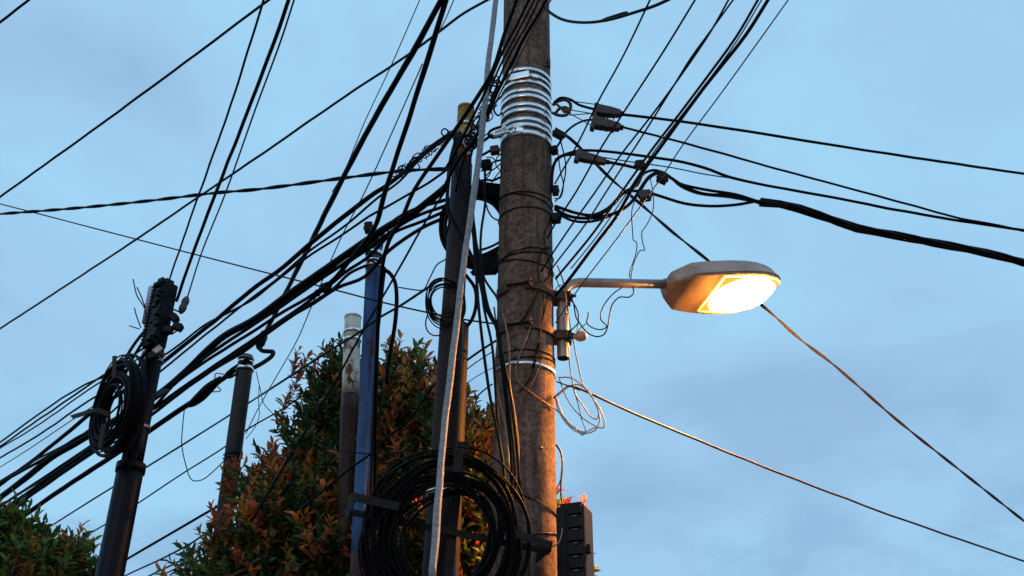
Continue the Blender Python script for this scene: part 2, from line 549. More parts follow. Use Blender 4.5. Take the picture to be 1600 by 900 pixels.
for (px, py, wx, wz, rot) in ((812, 118, 15, 7, .05), (836, 119, 5, 4, 0), (809, 196, 7, 5, 0), (812, 203, 6, 5, -.3), (797, 208, 10, 4, .25)):
    q = on_main(px, py, .009)
    c = main.at(q.z); n = (q - c); n.z = 0; n.normalize()
    t = Vector((0, 0, 1)).cross(n)
    s_ = mpp(px, py, MD)
    ax = (t * math.cos(rot) + Vector((0, 0, 1)) * math.sin(rot))
    az = n.cross(ax)
    mb = MB(); mb.box(q, ax, n, az, wx * s_, .006, wz * s_ * .8, 0, .003); mb.build('band_buckle', M['band'], root)
# tie wires round the pole
for (px, py, tl, td) in ((822, 301, .25, 2.8), (822, 296, .10, 2.2), (822, 388, .18, 1.0), (822, 401, .22, 2.4), (822, 544, .06, 1.5), (822, 556, .12, .4), (822, 780, .35, 3.4), (822, 322, .05, .5), (822, 836, .25, 0.2)):
    z = zpix(px, py, MD - .16)
    mb = MB(); pts = ring_pts(main, z, mr(z) + .004, n=50, tilt=tl, tdir=td); mb.tube(pts, .0032, 6, False)
    mb.build('tie_wire', M['black'], root)
# little nibs and holes on the upper shaft
mb = MB()
q = on_main(858, 100, .004); mb.box(q, Vector((1, 0, 0)), Vector((0, 1, 0)), Vector((0, 0, 1)), .008, .02, .03, 0, .003)
mb.build('stub', M['concrete'], root)
mb = MB()
for px, py in ((852, 44), (853, 104), (803, 3), (806, 545), (845, 700)):
    q = on_main(px, py, -.004); c = main.at(q.z); n = (q - c); n.z = 0; n.normalize()
    mb = MB(); mb.tube([q, q + n * .006], .009, 10); mb.build('bolt_hole', M['plastic'], root)

X_, Z_ = Vector((1, 0, 0)), Vector((0, 0, 1))
# --- lamp on the pole
AX = Vector((.89, .42, .222)).normalized()
AV = Vector((-.427, .905, 0)).normalized()
AW = AX.cross(AV).normalized()
ROLL = R(12)
AV, AW = (AV * math.cos(ROLL) - AW * math.sin(ROLL)), (AW * math.cos(ROLL) + AV * math.sin(ROLL))
bend = P(893, 441, 6.0)
lamp = empty('street_lamp', P(878, 556, 6.0), 'glowing orange sodium street lamp on a grey arm clamped to the concrete pole', 'street lamp')
vtop = P(878, 470, 6.0); vbot = P(876, 560, 6.0)
vx = vtop.copy(); vbot = Vector((vx.x, vx.y, vbot.z))
# arm: upright stub bending to the reach
rear = P(1058, 441, 6.0)
tt = (rear.x - bend.x) / AX.x
rear = bend + AX * tt
mb = MB()
pth = [Vector((vx.x, vx.y, vx.z - .16)), Vector((vx.x, vx.y, bend.z - .145))]
c0 = Vector((vx.x, vx.y, bend.z)); c1 = c0 + AX * .10
a_ = Vector((vx.x, vx.y, bend.z - .13))
for k in range(13):
    t = k / 12
    pth.append(a_ * (1 - t) ** 2 + c0 * 2 * t * (1 - t) + (c0 + AX * .14) * t * t)
pth.append(c0 + AX * .3); lum0 = c0 + AX * ((rear - c0).dot(AX)); pth.append(lum0 + AX * .06)
mb.tube(pth, .0275, 20)
mb.build('arm', M['armsteel'], lamp)
mb = MB()
mb.tube([vbot + Vector((0, 0, 0.0)), Vector((vx.x, vx.y, vx.z - .06))], .0335, 24, cap=False)
mb.tube([Vector((vx.x, vx.y, vx.z - .06)), vbot], .030, 24, cap=False)
mb.build('sleeve', M['armsteel'], lamp)
mb = MB(); mb.tube([vbot + Vector((0, 0, .004)), vbot + Vector((0, 0, .006))], .0300, 20)
mb.build('end_plug', M['plastic'], lamp)
# clamps
for pyc in (452, 514):
    z = P(822, pyc - 8, MD - .165).z
    br = MB(); r = mr(z) + .006
    c = main.at(z)
    pts = [c + Vector((math.cos(R(a)) * r, math.sin(R(a)) * r, 0)) for a in range(200, 238, 6)]
    br.strap([p + Vector((0, 0, -.002)) for p in pts], Vector((0, 0, 1)), .05, .008)
    pts2 = [c + Vector((math.cos(R(a)) * r, math.sin(R(a)) * r, 0)) for a in range(268, 356, 7)]
    q1 = Vector((vx.x - .035, vx.y - .045, z)); q2 = Vector((vx.x + .048, vx.y - .042, z))
    pts2 += [q1, q2]
    br.strap(pts2, Vector((0, 0, 1)), .048, .007)
    br.box(Vector((vx.x + .045, vx.y - .005, z)), Vector((1, 0, 0)), Vector((0, 1, 0)), Vector((0, 0, 1)), .004, .05, .026, 0, .002)
    br.box(Vector((vx.x, vx.y + .042, z)), Vector((1, 0, 0)), Vector((0, 1, 0)), Vector((0, 0, 1)), .05, .004, .026, 0, .002)
    br.build('clamp', M['rusty'], lamp)
    l = c + Vector((math.cos(R(235)) * (r + .012), math.sin(R(235)) * (r + .012), .004))
    rr_ = c + Vector((math.cos(R(276)) * (r + .022), math.sin(R(276)) * (r + .022), .004))
    e_ = (rr_ - l).normalized()
    bo = MB(); bo.tube([l, rr_ + e_ * .02], .007, 8); bo.build('bolt', M['darksteel'], lamp)
    bo = MB(); bo.box(rr_ + e_ * .008, e_, Z_.cross(e_), Z_, .006, .016, .03 if pyc < 500 else .014, 0, .002); bo.build('lug', M['rusty'], lamp)
    bo = MB(); q = Vector((vx.x + .03, vx.y - .03, z))
    bo.tube([q, q + X_ * .02, q + X_ * .021, q + X_ * .033, q + X_ * .034, q + X_ * .05], [.008, .008, .014, .014, .008, .008], 8); bo.build('bolt', M['darksteel'], lamp)

# luminaire housing as a loft along AX
def sect(s, hw, top, bot, slope=.90):
    """closed section: underside flat, sides leaning in, top plate; returns points near(-v) .. far(+v)"""
    o = lum0 + AX * s
    return [o + AV * (-hw) + AW * bot, o + AV * (-hw * 1.02) + AW * (bot + .014), o + AV * (-hw * slope) + AW * top,
            o + AV * (hw * slope) + AW * top, o + AV * (hw * 1.02) + AW * (bot + .014), o + AV * hw + AW * bot]
secs = [(0.0, .074, .034, -.040), (0.035, .100, .040, -.052), (.095, .150, .046, -.062), (.20, .168, .048, -.066), (.32, .180, .048, -.066), (.42, .183, .046, -.066), (.50, .176, .042, -.062),
        (.56, .160, .036, -.056), (.61, .138, .030, -.050), (.655, .104, .022, -.042), (.685, .066, .012, -.032), (.702, .026, .000, -.020)]
secs = [(a * 1.17, b_ * 1.12, c_ * 1.05, d_ * 1.08) for a, b_, c_, d_ in secs]
hb = MB(); vs = []; fs = []
for q in secs: vs += sect(*q)
n6 = 6
for i in range(len(secs) - 1):
    for k in range(6):
        a = i * 6 + k; b = i * 6 + (k + 1) % 6
        fs.append((a, b, b + 6, a + 6))
fs.append((0, 1, 2, 3, 4, 5)[::-1]); fs.append(tuple((len(secs) - 1) * 6 + k for k in range(6)))
hb.add(vs, fs, 0, False)
ho = hb.build('housing', M['house'], lamp)
bm = bmesh.new(); bm.from_mesh(ho.data)
bmesh.ops.recalc_face_normals(bm, faces=bm.faces)
es = [e for e in bm.edges if e.is_manifold and e.calc_face_angle(0) > R(24)]
bmesh.ops.bevel(bm, geom=es, offset=.004, segments=2, affect='EDGES')
for f in bm.faces: f.smooth = True
bm.to_mesh(ho.data); bm.free()
ho.data.set_sharp_from_angle(angle=R(13))
# seam lip between lid and underside
def wat(s):
    for a, b in zip(secs, secs[1:]):
        if a[0] <= s <= b[0]:
            t = (s - a[0]) / (b[0] - a[0]); return a[1] + (b[1] - a[1]) * t, a[3] + (b[3] - a[3]) * t
    return secs[-1][1], secs[-1][3]
lp = MB(); pts = []
for k in range(0, 41):
    s = .03 + (.82 - .03) * k / 40; w, bt = wat(s); pts.append(lum0 + AX * s - AV * (w * 1.03 + .001) + AW * (bt + .014))
for k in range(40, -1, -1):
    s = .03 + (.82 - .03) * k / 40; w, bt = wat(s); pts.append(lum0 + AX * s + AV * (w * 1.03 + .001) + AW * (bt + .014))
lp.tube(pts, .0035, 6)
lp.build('seam', M['house'], ho)
# socket collar on the arm
cb = MB(); cb.tube([lum0 - AX * .02, lum0 + AX * .012], .034, 20); cb.build('collar', M['house'], ho)
lt = MB(); lt.tube([lum0 + AX * .13 + AW * .044, lum0 + AX * .13 + AW * .055], .008, 8); lt.build('screw', M['steel'], ho)
# glass bowl
gl = bpy.data.materials.new('glowing_glass'); gl.use_nodes = True
gb = gl.node_tree.nodes['Principled BSDF']
gb.inputs['Base Color'].default_value = (.8, .6, .4, 1)
gb.inputs['Emission Color'].default_value = (1.0, .36, .05, 1)
gb.inputs['Emission Strength'].default_value = 300.0
ls = MB(); vs = []; fs = []
NS, NV = 40, 28
for i in range(NS + 1):
    s = .30 + (.778 - .30) * i / NS
    w, bt = wat(s); w = w * .84
    for k in range(NV + 1):
        v = -1 + 2 * k / NV
        ends = max(0, 1 - abs(2 * i / NS - 1) ** 2.4)
        dp = .044 * (ends ** .6) * (max(0, 1 - abs(v) ** 2.4) ** .6)
        vs.append(lum0 + AX * s + AV * (v * w) + AW * (bt - .002 - dp))
for i in range(NS):
    for k in range(NV):
        a = i * (NV + 1) + k
        fs.append((a, a + 1, a + NV + 2, a + NV + 1))
ls.add(vs, fs)
go = ls.build('glass_bowl', gl, ho)
ca = go.data.color_attributes.new('glow', 'FLOAT_COLOR', 'POINT')
for i in range(NS + 1):
    for k in range(NV + 1):
        q = (abs(2 * i / NS - 1) ** 3 + abs(2 * k / NV - 1) ** 3) ** (1 / 3)
        g_ = 0.0007 + min(1, max(0, (1 - q) / .17)) ** 3.0
        ca.data[i * (NV + 1) + k].color = (g_, g_, g_, 1)
gl.cycles.emission_sampling = 'FRONT_BACK'
gnt = gl.node_tree
an = gnt.nodes.new('ShaderNodeAttribute'); an.attribute_name = 'glow'
am = gnt.nodes.new('ShaderNodeMath'); am.operation = 'MULTIPLY'; am.inputs[1].default_value = 2000.0
gnt.links.new(an.outputs['Fac'], am.inputs[0]); gnt.links.new(am.outputs[0], gb.inputs['Emission Strength'])

# photocell
pc = MB(); base = P(893, 527, 5.94); tip = P(918, 524, 5.94)
pts = []; rr = []
for k in range(11):
    t = k / 10; pts.append(base.lerp(tip, t)); rr.append([.010, .011, .014, .022, .027, .0285, .0295, .029, .0265, .02, .004][k])
pc.tube(pts, rr, 16); pc.build('photocell', M['photocell'], lamp)
pb = MB(); pb.tube([P(883, 528, 5.97), base], .006, 8); pb.tube([P(888, 520, 5.95), P(890, 536, 5.95)], .005, 8); pb.build('photocell_bracket', M['darksteel'], lamp)

# --- other poles
def simple_pole(name, label, a, b, rt, rb, parts, extra=None, group='pipe poles around the concrete pole'):
    """parts: list of (frac of screen y, material, radius scale) from top to bottom"""
    pl = Pole(a, b)
    rt_ = empty(name, pl.base, label, 'utility pole', group)
    ztop = a.z
    for (nm, z1, z0, r1, r0, m) in parts:
        round_shaft(pl, z0, z1, r0, r1, nm, m, rt_, n=32, rough=.0012)
    return pl, rt_

# mid pole with yellow top
aM, bM = P(728, 172, 6.05), P(684, 850, 6.05)
zy = P(722, 262, 6.05).z; zs = P(707, 505, 6.05).z
mid, midr = simple_pole('steel_pole', 'dark purple-brown steel pipe pole with a yellow top, left of the concrete pole', aM, bM, 0, 0, [
    ('yellow_top', aM.z, zy, .050, .056, M['yellow']),
    ('upper_tube', zy + .02, zs, .062, .064, M['purple']),
    ('lower_tube', zs + .02, 0, .069, .073, M['purple2'])])
for px, py in ((727, 190), (725, 216), (724, 222), (694, 766)):
    z = P(px, py, 6.0).z
    rr = .0565 if py < 250 else .076
    band(mid, z, rr, .024 if py > 600 else .02, .003, 'steel_band', M['band'], midr, .08, 1.0)
cp_ = MB(); cp_.tube([aM, aM + Vector((0, 0, .02)), aM + Vector((0, 0, .03))], [.052, .052, .03], 24); cp_.build('cap', M['yellow'], midr)

# dark pipe tucked behind it
a2, b2 = P(717, 508, 6.22), P(702, 850, 6.22)
pipe2, pipe2r = simple_pole('steel_pole', 'short dark brown pipe tucked close behind the yellow-topped pole', a2, b2, 0, 0, [('shaft', a2.z, 0, .058, .060, M['purple2'])])
cd = MB(); cd.tube([P(713, 770, 6.02), P(709, 900, 6.02), P(703, 1000, 6.02)], .008, 8); tag(cd.build('conduit', M['bluecab']), 'thin blue conduit running down behind the big cable coil', 'conduit')

# grey concrete pole behind
a3, b3 = P(800, 560, 6.42), P(786, 830, 6.42)
conc2, conc2r = simple_pole('concrete_pole', 'slim greyish concrete pole half hidden behind the left edge of the thick one', a3, b3, 0, 0, [('shaft', a3.z, 0, .080, .088, M['concrete_grey'])])

# blue pole
aB, bB = P(586, 379, 7.2), P(566, 800, 7.2)
zb0 = P(564, 862, 7.2).z
blue, bluer = simple_pole('steel_pole', 'blue painted pipe pole with rust streaks and a banded cap', aB, bB, 0, 0, [
    ('shaft', aB.z, zb0, .055, .057, M['blue']), ('foot', zb0, 0, .059, .060, M['whiterust'])])
for py, hh in ((392, .03), (404, .012), (411, .026)):
    z = P(584, py, 7.15).z; band(blue, z, .0575, hh, .004, 'steel_band', M['band'], bluer, .04, 2)
cc = MB(); cc.tube([aB + Vector((0, 0, -.03)), aB + Vector((0, 0, .012)), aB + Vector((0, 0, .022))], [.0585, .058, .03], 24); cc.build('cap', M['bluepole'], bluer)

# white pole
aW, bW = P(551.5, 497, 7.85), P(545, 690, 7.85)
zw = P(545.5, 618, 7.85).z
whitep, whiter = simple_pole('steel_pole', 'white painted pipe pole with peeling rust patches behind the blue one', aW, bW, 0, 0, [
    ('shaft', aW.z, zw, .060, .062, M['white']), ('foot', zw, 0, .064, .066, M['whiterust'])])
for py in (514, 527):
    z = P(550, py, 7.8).z; band(whitep, z, .0625, .022, .004, 'steel_band', M['band'], whiter, .06, 1)
cc = MB(); cc.tube([aW + Vector((0, 0, -.004)), aW + Vector((0, 0, .012)), aW + Vector((0, 0, .022))], [.063, .062, .03], 24); cc.build('cap', M['white'], whiter)

# brown-black pole with dead end
aD, bD = P(383, 572, 9.0), P(352, 800, 9.0)
dk, dkr = simple_pole('steel_pole', 'very dark brown pipe pole rising from the red-tipped shrub at the left', aD, bD, 0, 0, [('shaft', aD.z, 0, .066, .070, M['darkpole'])])
for py in (557, 563, 573):
    z = P(383, py, 8.95).z; band(dk, z, .060 if py < 570 else .070, .012 if py < 570 else .03, .006, 'steel_band', M['band'] if py > 560 else M['steel'], dkr, .05, py)
cc = MB(); cc.tube([aD + Vector((0, 0, -.01)), aD + Vector((0, 0, .09)), aD + Vector((0, 0, .10))], [.058, .056, .03], 24); cc.build('cap', M['darksteel'], dkr)
for py in (702, 708):
    z = P(366, py, 8.9).z; mb = MB(); mb.tube(ring_pts(dk, z, .074, n=30, tilt=.25, tdir=1), .004, 6, False); mb.build('tie_wire', M['black'], dkr)

# left pole
aL, bL = P(256, 470, 6.6), P(175, 880, 6.6)
zc = P(200, 727, 6.6).z
lft, lftr = simple_pole('steel_pole', 'glossy blue-black stepped pipe pole carrying a cable coil at the far left', aL, bL, 0, 0, [
    ('upper_tube', aL.z, zc, .058, .062, M['bluepole']), ('lower_tube', zc, 0, .076, .082, M['bluepole'])])
band(lft, zc - .02, .080, .05, .004, 'collar', M['bluepole'], lftr)
for (px, py) in ((232, 560), (236, 548), (222, 664)):
    z = P(px, py, 6.55).z; band(lft, z, .064, .02, .004, 'steel_band', M['steel'], lftr, .1, 1)

# ------------------------------------------------------------------ cables
USED = set()
def cable(label, pts, d, w, m='black', name='overhead_cable', ext='', tw=0, grp=None, cat='cable', jit=0.0, sides=8, at=None, step=.06):
    """pts: photo pixels (optionally with their own distance); d: distance at the two ends; w: width in photo pixels at its middle"""
    assert label not in USED, label
    USED.add(label)
    n = len(pts)
    acc = [0.0]
    for a, b in zip(pts, pts[1:]): acc.append(acc[-1] + math.hypot(b[0] - a[0], b[1] - a[1]))
    T = acc[-1] or 1
    V = []
    for i, p in enumerate(pts):
        if len(p) == 3: D = p[2]
        else:
            t = acc[i] / T; D = 1 / ((1 - t) / d[0] + t / d[1])
        V.append(P(p[0], p[1], D))
    md = n // 2
    rad = w * mpp(pts[md][0], pts[md][1], (V[md]).y) / 2
    path = spline(V, step)
    if name == 'overhead_cable' and not jit: jit = .003
    if 's' in ext:
        dd = (path[0] - path[min(3, len(path) - 1)]).normalized(); path = [path[0] + dd * 4, path[0] + dd * 2] + path
    if 'e' in ext:
        dd = (path[-1] - path[max(-4, -len(path))]).normalized(); path = path + [path[-1] + dd * 2, path[-1] + dd * 4]
    if jit:
        for i in range(1, len(path) - 1):
            path[i] = path[i] + noise.noise_vector(path[i] * 5 + Vector((i * .01, 0, 0))) * jit
    mb = MB()
    if tw:
        for k in range(tw):
            hp = helix(path, rad * .5, tw_pitch, 2 * PI * k / tw)
            mb.tube(hp, rad * (.56 if tw < 4 else .46), 7)
        if tw > 3: mb.tube(path, rad * .4, 7)
    else:
        rv = [rad * (1 + (.16 if w >= 6.5 else .06) * noise.noise(p * 2.6)) for p in path]
        mb.tube(path, rv, sides)
    o = mb.build(name, M[m], None)
    tag(o, label, cat, grp)
    return o, V
tw_pitch = .55

GL = 'cables slung over the left of the sky'
# --- upper left
cable('short black cable cutting across the extreme top left corner', [(-20, 50), (60, -12)], (9.5, 9), 4.5, ext='se', grp=GL)
cable('upper of the two long diagonal cables rising from the left edge to the top', [(-10, 315), (210, 156), (420, 0)], (9.6, 7), 4, ext='se', grp=GL)
cable('lower of the two long diagonal cables, reaching the top beside the concrete pole', [(-10, 520), (210, 376), (310, 308), (400, 247), (540, 150), (640, 84), (690, 47), (725, 20), (762, 0)], (11, 6.3), 4, 'teal', ext='se', grp=GL)
cable('nearly level pair of black cables twisted together, running in from the left edge', [(-10, 335), (120, 325), (230, 314), (340, 301), (400, 296), (530, 279), (600, 270), (640, 266), (700, 264)], (8.5, 6.15), 6, tw=2, ext='s', name='twisted_cable', grp=GL)
cable('thin black wire sloping down rightwards from the left edge to the concrete pole', [(-10, 316), (60, 334), (210, 373), (400, 422), (527, 454), (600, 473), (667, 488), (730, 500), (790, 508)], (9, 5.95), 2.6, ext='s', name='thin_wire', grp=GL)
GB = 'steep cables rising from the coil pole'
cable('steep black cable above the coil pole, leftmost of the three', [(265, 436), (312, 300), (362, 160), (400, 38), (413, -5)], (6.6, 4.3), 3.6, ext='e', grp=GB)
cable('steep black cable above the coil pole, thickest of the three', [(276, 470), (300, 400), (338, 300), (400, 140), (430, 60), (453, -5)], (6.55, 4.2), 6, ext='e', grp=GB)
cable('thin steep teal wire above the coil pole, rising from the egg insulator', [(293, 464), (315, 395), (353, 300), (400, 168), (440, 60), (461, -5)], (6.55, 4.2), 2.8, 'teal', ext='e', name='thin_wire', grp=GB)

GC = 'steep cables crossing the middle of the sky'
cable('hair-thin wire, leftmost of the steep ones at centre top', [(658, -5), (610, 105), (570, 190), (537, 270), (519, 300)], (4.8, 6.0), 1.6, 'teal', ext='s', name='thin_wire', grp=GC)
cable('thick steep cable ending on the dark brown pole, left of the two heavy ones', [(692, -5), (645, 82), (585, 185), (535, 280), (485, 380), (450, 450), (425, 500), (410, 528)], (4.7, 8.8), 8, ext='s', grp=GC)
cable('right one of the two heavy steep cables, passing left of the blue pole top', [(698, -5), (680, 55), (650, 150), (615, 260), (600, 305), (590, 345), (578, 368), (556, 395), (522, 437), (508, 452)], (4.7, 7.0), 8, ext='s', grp=GC)
cable('rust-brown thin wire leaning across the heavy cable at top centre', [(711, -5), (697, 28), (685, 52), (672, 78)], (4.6, 5.2), 1.8, 'brown', ext='s', name='thin_wire', grp=GC)
cable('hair-thin wire descending through the bundle to the shrub tip', [(660, 100), (640, 145), (600, 235), (570, 300), (535, 367), (500, 447), (480, 495), (465, 530), (428, 595), (400, 645), (384, 678)], (5.2, 9.0), 1.8, 'teal', name='thin_wire', grp=GC)

# the bundle over the concrete pole face
GD = 'cables crossing the face of the concrete pole'
cable('heavy cable crossing the concrete pole left edge and falling beside the blue pole', [(809, -5), (790, 48), (770, 110), (747, 150), (713, 200), (680, 248), (647, 297), (624, 350), (610, 372), (600, 403), (595, 445), (591, 500), (588, 580), (586, 700), (585, 800), (580, 900)], (5.0, 7.0), 6.5, ext='s', grp=GD)
cable('cable over the concrete pole top, second from the left', [(829, -5), (812, 30), (788, 75), (772, 112), (755, 150), (735, 190), (715, 232), (697, 262)], (5.1, 5.9), 4.5, ext='s', grp=GD)
cable('bluish cable over the concrete pole top, third from the left', [(838, -5), (815, 38), (793, 80), (776, 115), (762, 150), (745, 195), (725, 215)], (5.1, 5.9), 3.6, 'teal', ext='s', grp=GD)
cable('cable over the concrete pole top, third from the right', [(845, -5), (825, 35), (802, 75), (783, 115), (765, 165), (752, 195), (728, 240), (712, 300)], (5.1, 5.92), 3.2, ext='s', grp=GD)
cable('heavy cable over the concrete pole top, second from the right', [(856, -5), (840, 25), (818, 60), (800, 98), (780, 138), (762, 178), (740, 220), (716, 250), (690, 300)], (5.1, 5.9), 5.5, ext='s', grp=GD)
cable('rust-brown edged cable over the concrete pole top, rightmost of the group', [(864, -5), (845, 24), (822, 66), (803, 105), (783, 142), (768, 172), (748, 208), (735, 226)], (5.1, 5.85), 2.6, 'brown', ext='s', grp=GD)
# grey sleeved guy
o, V = cable('pale grey sleeved guy rope running straight down in front of the poles', [(776, -10), (768, 55), (762, 105), (757, 170), (749, 240), (738, 320), (724, 415), (712, 520), (701, 610), (692, 690), (685, 780), (675, 910)], (5.75, 4.9), 10.2, 'rope', name='guy_rope', ext='s', cat='guy rope', sides=16, jit=.004)
V2 = [V[-1], Vector((V[-1].x - .12, V[-1].y - .5, 0))]

# --- bundle running to the lower left (right ends on the yellow-topped pole)
GE = 'cables running from the yellow-topped pole down to the left edge'
cable('heavy cable at the top of the lower-left bundle', [(705, 208), (672, 232), (640, 262), (600, 293), (587, 301), (500, 368), (443, 417), (400, 448), (333, 503), (253, 567), (215, 597), (150, 640), (70, 705), (-10, 765)], (6.1, 9.6), 7, ext='e', grp=GE)
cable('thin cable just under the heavy upper one of the lower-left bundle', [(700, 214), (660, 245), (625, 283), (593, 307), (540, 352), (487, 390), (430, 438), (400, 461), (320, 524), (243, 587), (200, 622), (130, 678), (50, 722), (-10, 758)], (6.1, 9.4), 3.5, ext='e', grp=GE)
cable('slim cable leaving the pole under the twisted tangle, third in the lower-left bundle', [(702, 262), (670, 285), (642, 301), (610, 320), (577, 338), (530, 370), (480, 402), (430, 440), (398, 466), (320, 508), (248, 560), (133, 601), (0, 691), (-12, 699)], (6.1, 10), 3.6, ext='e', grp=GE)
cable('thickest taped cable in the middle of the lower-left bundle', [(697, 292), (672, 312), (645, 333), (617, 348), (567, 380), (510, 420), (443, 466), (400, 498), (350, 525), (323, 548), (283, 587), (245, 618), (190, 650), (128, 687), (83, 713), (40, 747), (-10, 785)], (6.1, 9.4), 11, ext='e', grp=GE)
cable('cable lashed under the thickest one, starting higher on the pole', [(697, 312), (660, 322), (620, 342), (585, 374), (540, 410), (495, 440), (445, 475), (400, 505), (355, 534), (310, 566), (270, 602), (235, 640), (128, 680), (77, 712), (-10, 760)], (6.12, 9.3), 5.5, ext='e', grp=GE)
cable('second lashed cable curving off the pole just above the dark coil', [(697, 321), (655, 336), (620, 356), (580, 386), (545, 410), (517, 440), (480, 466), (443, 487), (400, 515), (350, 546), (300, 579), (240, 625), (150, 691), (-10, 798)], (6.14, 9.6), 5.2, ext='e', grp=GE)
cable('black cable starting beside the top of the dark coil and passing behind the blue pole', [(695, 330), (660, 346), (612, 366), (575, 402), (540, 425), (515, 446), (470, 480), (420, 514), (380, 541), (340, 568), (287, 604), (230, 645), (150, 697), (-10, 806)], (6.2, 9.6), 5, ext='e', grp=GE)
cable('black cable starting beside the middle of the dark coil and passing behind the blue pole', [(694, 340), (660, 356), (607, 392), (570, 432), (527, 450), (490, 474), (450, 497), (400, 533), (350, 566), (297, 602), (230, 653), (150, 704), (-10, 815)], (6.2, 9.6), 5.5, ext='e', grp=GE)
cable('taped cable leaving the blue pole just under its bands', [(572, 415), (545, 428), (520, 452), (480, 478), (420, 520), (380, 550), (333, 578), (280, 612), (227, 648), (183, 672), (150, 700), (60, 762), (-10, 812)], (7.15, 9.6), 4.5, ext='e', grp=GE)
cable('thick cable fixed to the dark brown pole by a taped splice, bottom of the bundle', [(388, 560), (360, 583), (335, 602), (323, 613), (270, 648), (227, 678), (183, 708), (100, 762), (27, 813), (-10, 838)], (8.9, 11), 8, ext='e', grp=GE)
cable('thin line left of the coil pole, uppermost of the fan', [(230, 540), (185, 570), (133, 606), (60, 656), (-10, 705)], (6.75, 8.5), 3.2, ext='e', grp=GE)
cable('thin teal line left of the coil pole, second of the fan', [(222, 556), (180, 584), (143, 606), (60, 664), (-10, 706)], (6.8, 8.8), 2.6, 'teal', ext='e', grp=GE)
cable('thin line left of the coil pole, third of the fan', [(215, 580), (170, 608), (133, 630), (60, 680), (-10, 721)], (6.8, 8.8), 3.2, ext='e', grp=GE)
cable('hair-thin grey line left of the coil pole, fourth of the fan', [(180, 612), (110, 658), (40, 705), (-10, 736)], (7.2, 9.5), 1.5, 'teal', ext='e', name='thin_wire', grp=GE)
cable('pale-edged line under the fan left of the coil pole', [(200, 660), (143, 698), (80, 742), (0, 790), (-10, 797)], (7.5, 9.5), 2.6, ext='e', grp=GE)

# far lines behind
GF = 'far lines behind the shrubs'
cable('far thin line crossing the white pole, from the small wire loop to the left bush', [(690, 436), (660, 455), (625, 478), (590, 498), (563, 518), (507, 553), (433, 601), (391, 628, 9.3), (363, 646, 9.5), (290, 692), (217, 737), (170, 765), (67, 830), (10, 868)], (6.3, 12.5), 3, 'teal', name='far_line', grp=GF)
cable('second from top of the far lines between the dark brown and coil poles', [(480, 614), (440, 640), (385, 672), (353, 697), (282, 742), (210, 790), (160, 822), (110, 850), (60, 882)], (9.5, 12.5), 2.4, 'teal', name='far_line', grp=GF)
cable('far line meeting the dark brown pole low down, third from top', [(480, 712), (410, 752), (342, 790), (268, 833), (193, 877), (150, 905)], (9.6, 12), 4, name='far_line', grp=GF)
cable('far line with drooping ties just left of the dark brown pole', [(344, 833), (322, 834), (300, 848), (255, 872), (197, 899), (170, 915)], (9.3, 12), 2.8, name='far_line', ext='e', grp=GF)
cable('lowest far line pair by the red-leaved shrub, upper one', [(400, 805), (340, 843), (290, 872), (233, 900), (215, 910)], (9.4, 12), 3, name='far_line', ext='e', grp=GF)
cable('lowest far line pair by the red-leaved shrub, lower one', [(400, 818), (345, 850), (295, 878), (245, 903), (225, 914)], (9.4, 12), 2.4, name='far_line', ext='e', grp=GF)
for i, (lab, pts) in enumerate((('curved tie hanging left under the low far line', [(298, 849), (288, 858), (284, 872)]), ('curved tie hanging beside the other left one under the low far line', [(300, 848), (293, 857), (290, 870)]),
            ('short upright tie nearest the dark brown pole between low far lines', [(333, 836), (333, 843), (331, 848)]), ('angled tie in the middle between the low far lines', [(322, 834), (321, 843), (319, 850)]))):
    cable(lab, pts, (9.6, 9.6), 1.8, name='wire_tie', grp='ties between the low far lines', cat='wire tie')
cable('long thin line falling across the blue and white poles into the shrub', [(697, 296), (680, 322), (657, 360), (630, 408), (597, 465), (573, 507), (523, 597), (463, 697), (410, 785), (395, 812)], (6.2, 6.9), 3.4, grp='lines crossing in front of the shrubs')
cable('line falling left from the concrete pole across the blue pole into the shrub', [(782, 528), (755, 545), (733, 560), (680, 600), (640, 655), (607, 682), (575, 712), (548, 731), (500, 771), (470, 795)], (6.15, 7.1), 3.6, grp='lines crossing in front of the shrubs')
cable('sagging thin line before the blue pole and the shrub', [(490, 690), (520, 702), (550, 707), (607, 708), (650, 702), (684, 694)], (7.0, 6.2), 2.2, grp='lines crossing in front of the shrubs')
cable('thin line between the two pipes and the concrete pole, under the heavier one', [(772, 548), (750, 562), (728, 578)], (6.2, 6.3), 1.8, name='thin_wire', grp='lines crossing in front of the shrubs')
cable('hair-thin line seen in the gap left of the concrete pole', [(775, 572), (745, 588), (728, 600), (690, 625)], (6.5, 6.8), 1.3, 'teal', name='thin_wire', grp='lines crossing in front of the shrubs')
cable('knotted thin branch wire above the lit shrub in the gap', [(770, 600), (752, 614), (745, 620), (728, 622), (712, 640)], (6.5, 6.6), 2.4, 'black2', name='thin_wire', jit=.01, grp='lines crossing in front of the shrubs')
cable('thick hooked cable curving from the blue pole cap down into the shrub', [(594, 420), (606, 424), (616, 437), (620, 460), (618, 500), (611, 545), (606, 580), (605, 600)], (7.1, 7.3), 6.5, grp='cables hanging on the blue pole')
cable('thin wire bridging the hooked cable and the dark pole', [(623, 449), (640, 452), (662, 452), (672, 432), (685, 412), (697, 405)], (7.1, 6.1), 2.2, name='thin_wire', grp='cables hanging on the blue pole', jit=.004)
cable('loose black wire wrapped across the blue pole bands', [(571, 398), (577, 392), (590, 396), (600, 405), (592, 412), (578, 408), (572, 416)], (7.08, 7.08), 3, name='knotted_wire', cat='wire', grp='cables hanging on the blue pole')
cable('short black wire pricking up over the blue pole cap', [(574, 372), (580, 378), (588, 384), (598, 380), (604, 368), (607, 360)], (7.05, 7.05), 2.2, name='knotted_wire', cat='wire', grp='cables hanging on the blue pole')
